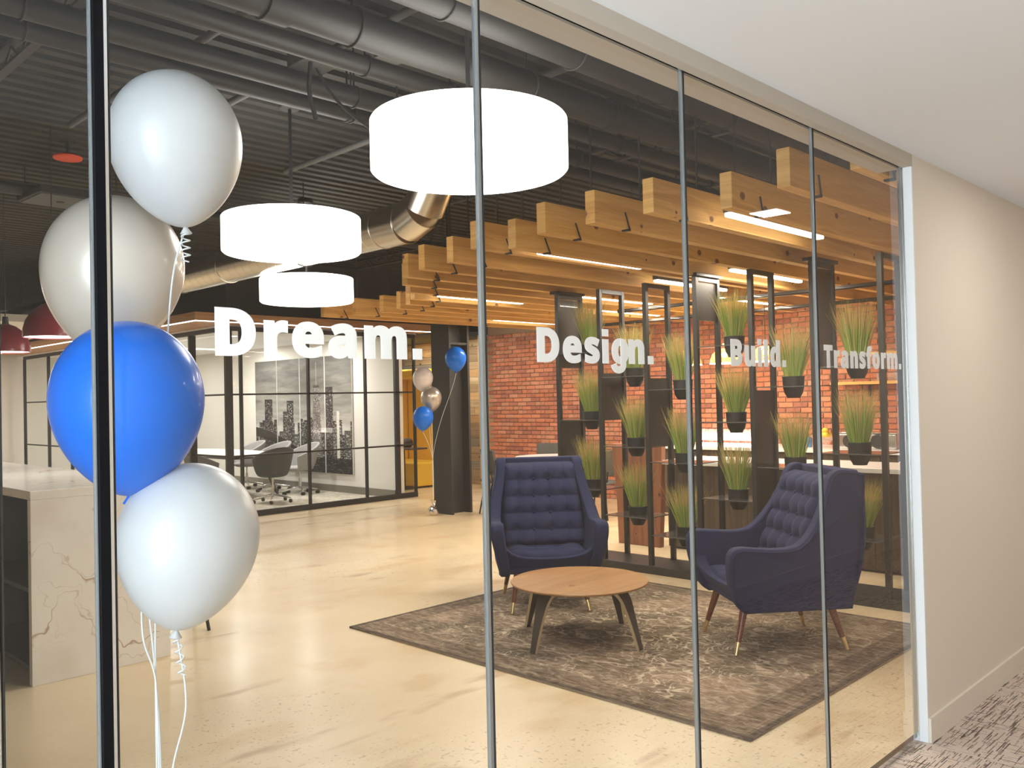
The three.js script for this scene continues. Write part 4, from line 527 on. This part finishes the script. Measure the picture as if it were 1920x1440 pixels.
{
  const d = officeChair(M.greyFabric); d.userData.label = 'dark grey swivel chair at the near end of the meeting table'; d.position.set(7.2, 0.0125, -12.35); d.rotation.y = Math.PI; copyOf(d, 'dark grey swivel chair at the table by the corner post', [6.42, 0.0125, -13.0], Math.PI / 2 + 0.3); copyOf(d, 'dark grey swivel chair farther along the walkway side of the meeting table', [6.3, 0.0125, -14.3], Math.PI / 2);
  const l = officeChair(M.lightFabric); l.userData.label = 'light grey swivel chair before the spired tower print'; l.position.set(8.16, 0.0125, -13.1); l.rotation.y = -Math.PI / 2 - 0.1; copyOf(l, 'light grey swivel chair before the twin tower print', [8.16, 0.0125, -14.0], -Math.PI / 2); copyOf(l, 'light grey swivel chair before the bridge end print', [8.16, 0.0125, -14.9], -Math.PI / 2 + 0.1);
}
for (const [x, z, lab] of [[6.7, -12.6, 'round recessed downlight over the near end of the meeting table'], [8.0, -12.6, 'round recessed downlight beside the city print'], [6.7, -14.8, 'round recessed downlight over the walkway side of the meeting table'], [8.0, -14.8, 'round recessed downlight over the far prints'], [7.3, -17.3, 'round recessed downlight at the back of the meeting room']]) {
  const t = thing('downlight', lab, 'downlight', [x, 2.62, z], 0, 'downlights of the meeting room'); mesh('trim_ring', new THREE.TorusGeometry(0.085, 0.008, 8, 32).rotateX(Math.PI / 2).translate(0, -0.004, 0), M.jambWhite, t); mesh('light_lens', cyl(0.08, 0.08, 0.006, 0, -0.003, 0, 32), M.troffer, t); areaLight('downlight_glow', NEUTRAL, 430, 0.14, 0.14, [x, 2.61, z], [x, 0, z - 1e-4]);
}
for (const [x, z, lab] of [[10.25, -11.6, 'round downlight over the end of the plank wall'], [10.1, -12.9, 'round downlight over the yellow booth']]) { const t = thing('downlight', lab, 'downlight', [x, 2.64, z]); mesh('trim_ring', new THREE.TorusGeometry(0.085, 0.008, 8, 32).rotateX(Math.PI / 2).translate(0, -0.004, 0), M.jambWhite, t); mesh('light_lens', cyl(0.08, 0.08, 0.006, 0, -0.003, 0, 32), M.troffer, t); areaLight('downlight_glow', WARM, 330, 0.14, 0.14, [x, 2.63, z], [x + 0.35, 0, z - 1e-4]); }
{ const t = thing('cylinder_downlight', 'black cylinder downlight hung beyond the last beam near the column', 'downlight', [9.24, 2.7, -9.97]); mesh('housing', lathe([[0, 0.2], [0.085, 0.2], [0.09, 0.19], [0.09, 0.005], [0.082, 0], [0.078, 0.012], [0, 0.012]], 32), M.black, t); mesh('light_lens', cyl(0.077, 0.077, 0.006, 0, 0.006, 0, 32), M.troffer, t); mesh('rod', cyl(0.008, 0.008, 0.7, 0, 0.55, 0, 8), M.black, t); areaLight('downlight_glow', WARM, 300, 0.14, 0.14, [9.24, 2.695, -9.97], [9.75, 0, -9.97]); }
// ------------------------------------------------------------------ yellow booth by the plank wall
{ const t = thing('yellow_booth', 'high-backed yellow booth seat against the plank wall', 'booth', [10.35, 0, -12.6]); mesh('seat', rbox2(-0.45, 0.25, 0.03, 0.45, -0.62, 0.5, 0.03, 3), M.yellow, t); mesh('backrest', rbox2(0.25, 0.6, 0.03, 2.0, -0.62, 0.5, 0.05, 3), M.yellow, t); mesh('wing', rbox2(-0.3, 0.6, 0.42, 2.1, -0.78, -0.64, 0.04, 3), M.yellow, t); mesh('hood', rbox2(-0.3, 0.6, 1.95, 2.12, -0.64, 0.5, 0.04, 3), M.yellow, t); }
{ const t = thing('booth_table', 'small dark table in front of the yellow booth', 'table', [9.72, 0, -12.25]); mesh('table_top', rbox(0.36, 0.03, 0.9, 0.01, 0, 0.72, 0), M.walnut, t); mesh('post', cyl(0.03, 0.03, 0.7, 0, 0.36, 0), M.black, t); mesh('foot', lathe([[0, 0], [0.18, 0], [0.18, 0.01], [0.04, 0.025], [0, 0.025]], 28), M.black, t); }
single('dark_bag', (() => { const g = rbox(0.24, 0.16, 0.34, 0.07, 9.72, 0.735 + 0.08, -12.25, 4); return g; })(), M.black, 'dark soft bag lying on the small booth table', 'bag');
// ------------------------------------------------------------------ marble island, pendants and stool on the left
{
  const t = thing('marble_island', 'tall white veined marble island with an open dark shelf side', 'island', [0, 0, 0]);
  mesh('island_top', muv(rbox2(1.63, 2.42, 1.04, 1.09, -9.2, -5.4, 0.003, 1), false, 0.3, 0.1), M.marble, t); mesh('end_panel', muv(rbox2(1.63, 2.42, 0, 1.04, -5.45, -5.4, 0.003, 1), false, 0.25, 0.1), M.marble, t); mesh('end_panel', muv(box2(1.63, 2.42, 0, 1.04, -9.2, -9.15)), M.marble, t);
  mesh('cabinet_core', box2(2.05, 2.36, 0.06, 1.04, -9.14, -5.46), M.cabinet, t); mesh('plinth', box2(1.75, 2.36, 0, 0.06, -9.14, -5.46), M.black, t); mesh('shelf', box2(1.66, 2.05, 0.5, 0.525, -9.14, -5.46), M.cabinet, t); mesh('shelf', box2(1.66, 2.05, 0.06, 0.085, -9.14, -5.46), M.cabinet, t); for (const z of [-6.7, -7.95]) mesh('divider', box2(1.66, 2.05, 0.085, 1.04, z - 0.012, z + 0.012), M.cabinet, t);
}
for (const [x, y, z, r, lab] of [[2.2, 2.06, -6.74, 0.195, 'red dome pendant hung over the near part of the marble island'], [2.43, 2.06, -8.65, 0.2, 'red dome pendant hung over the far part of the marble island']]) {
  const t = thing('dome_pendant', lab, 'pendant lamp', [x, y, z], 0, 'red dome pendants over the marble island'); mesh('lamp_shade', lathe([[r, 0], [r * 0.985, 0.06], [r * 0.9, 0.12], [r * 0.7, 0.185], [r * 0.4, 0.23], [0.03, 0.25], [0.03, 0.245], [r * 0.38, 0.225], [r * 0.67, 0.18], [r * 0.87, 0.117], [r * 0.955, 0.06], [r * 0.97, 0]], 48), M.red, t); mesh('light_diffuser', cyl(r * 0.94, r * 0.94, 0.008, 0, 0.01, 0, 48), M.troffer, t); mesh('socket', cyl(0.022, 0.028, 0.07, 0, 0.28, 0), M.black, t); mesh('cord', cyl(0.004, 0.004, 3.58 - y - 0.31, 0, 0.31 + (3.58 - y - 0.31) / 2, 0, 8), M.black, t); areaLight('dome_glow', NEUTRAL, 22, r * 1.5, r * 1.5, [x, y - 0.005, z], [x, 0, z - 1e-4]);
}
{ const t = thing('bar_stool', 'bar stool with slim black legs beside the marble island', 'stool', [2.72, 0, -6.0]); mesh('seat', lathe([[0, 0.7], [0.17, 0.7], [0.19, 0.715], [0.19, 0.735], [0.17, 0.75], [0, 0.745]], 36), M.walnut, t); for (let k = 0; k < 4; k++) { const a = 0.965 + k * Math.PI / 2; mesh('leg', rod([Math.cos(a) * 0.256, 0, Math.sin(a) * 0.256], [Math.cos(a) * 0.13, 0.7, Math.sin(a) * 0.13], 0.0115), M.black, t); } mesh('foot_ring', new THREE.TorusGeometry(0.21, 0.008, 8, 40).rotateX(Math.PI / 2).translate(0, 0.25, 0), M.black, t); }
// far office at the left
struct('ceiling_office', box2(-3.05, 5.0, 2.75, 2.85, -19.9, -13.2), M.ceilWhite);
{ const t = thing('white_board', 'grey-framed whiteboard on the far white office wall', 'whiteboard', [4.3, 1.35, -19.88]); mesh('board', box(1.5, 1.0, 0.02), M.whiteBoard, t); mesh('frame', merge([box(1.6, 0.06, 0.035, 0, 0.53, 0), box(1.6, 0.04, 0.035, 0, -0.52, 0), box(0.05, 1.0, 0.035, 0.775, 0, 0), box(0.05, 1.0, 0.035, -0.775, 0, 0)]), M.frameGrey, t); }
for (const [x, z, lab] of [[2.6, -15, 'long linear ceiling light over the far office near the lounge'], [2.6, -17.6, 'long linear ceiling light by the far office wall']]) { const t = thing('office_light', lab, 'linear light', [x, 2.75, z]); mesh('light_lens', rbox(2.4, 0.02, 0.12, 0.005, 0, -0.01, 0), M.troffer, t); areaLight('office_light_glow', NEUTRAL, 45, 2.4, 0.12, [x, 2.725, z], [x, 0, z - 1e-4]); }

renderer.render(scene, camera);
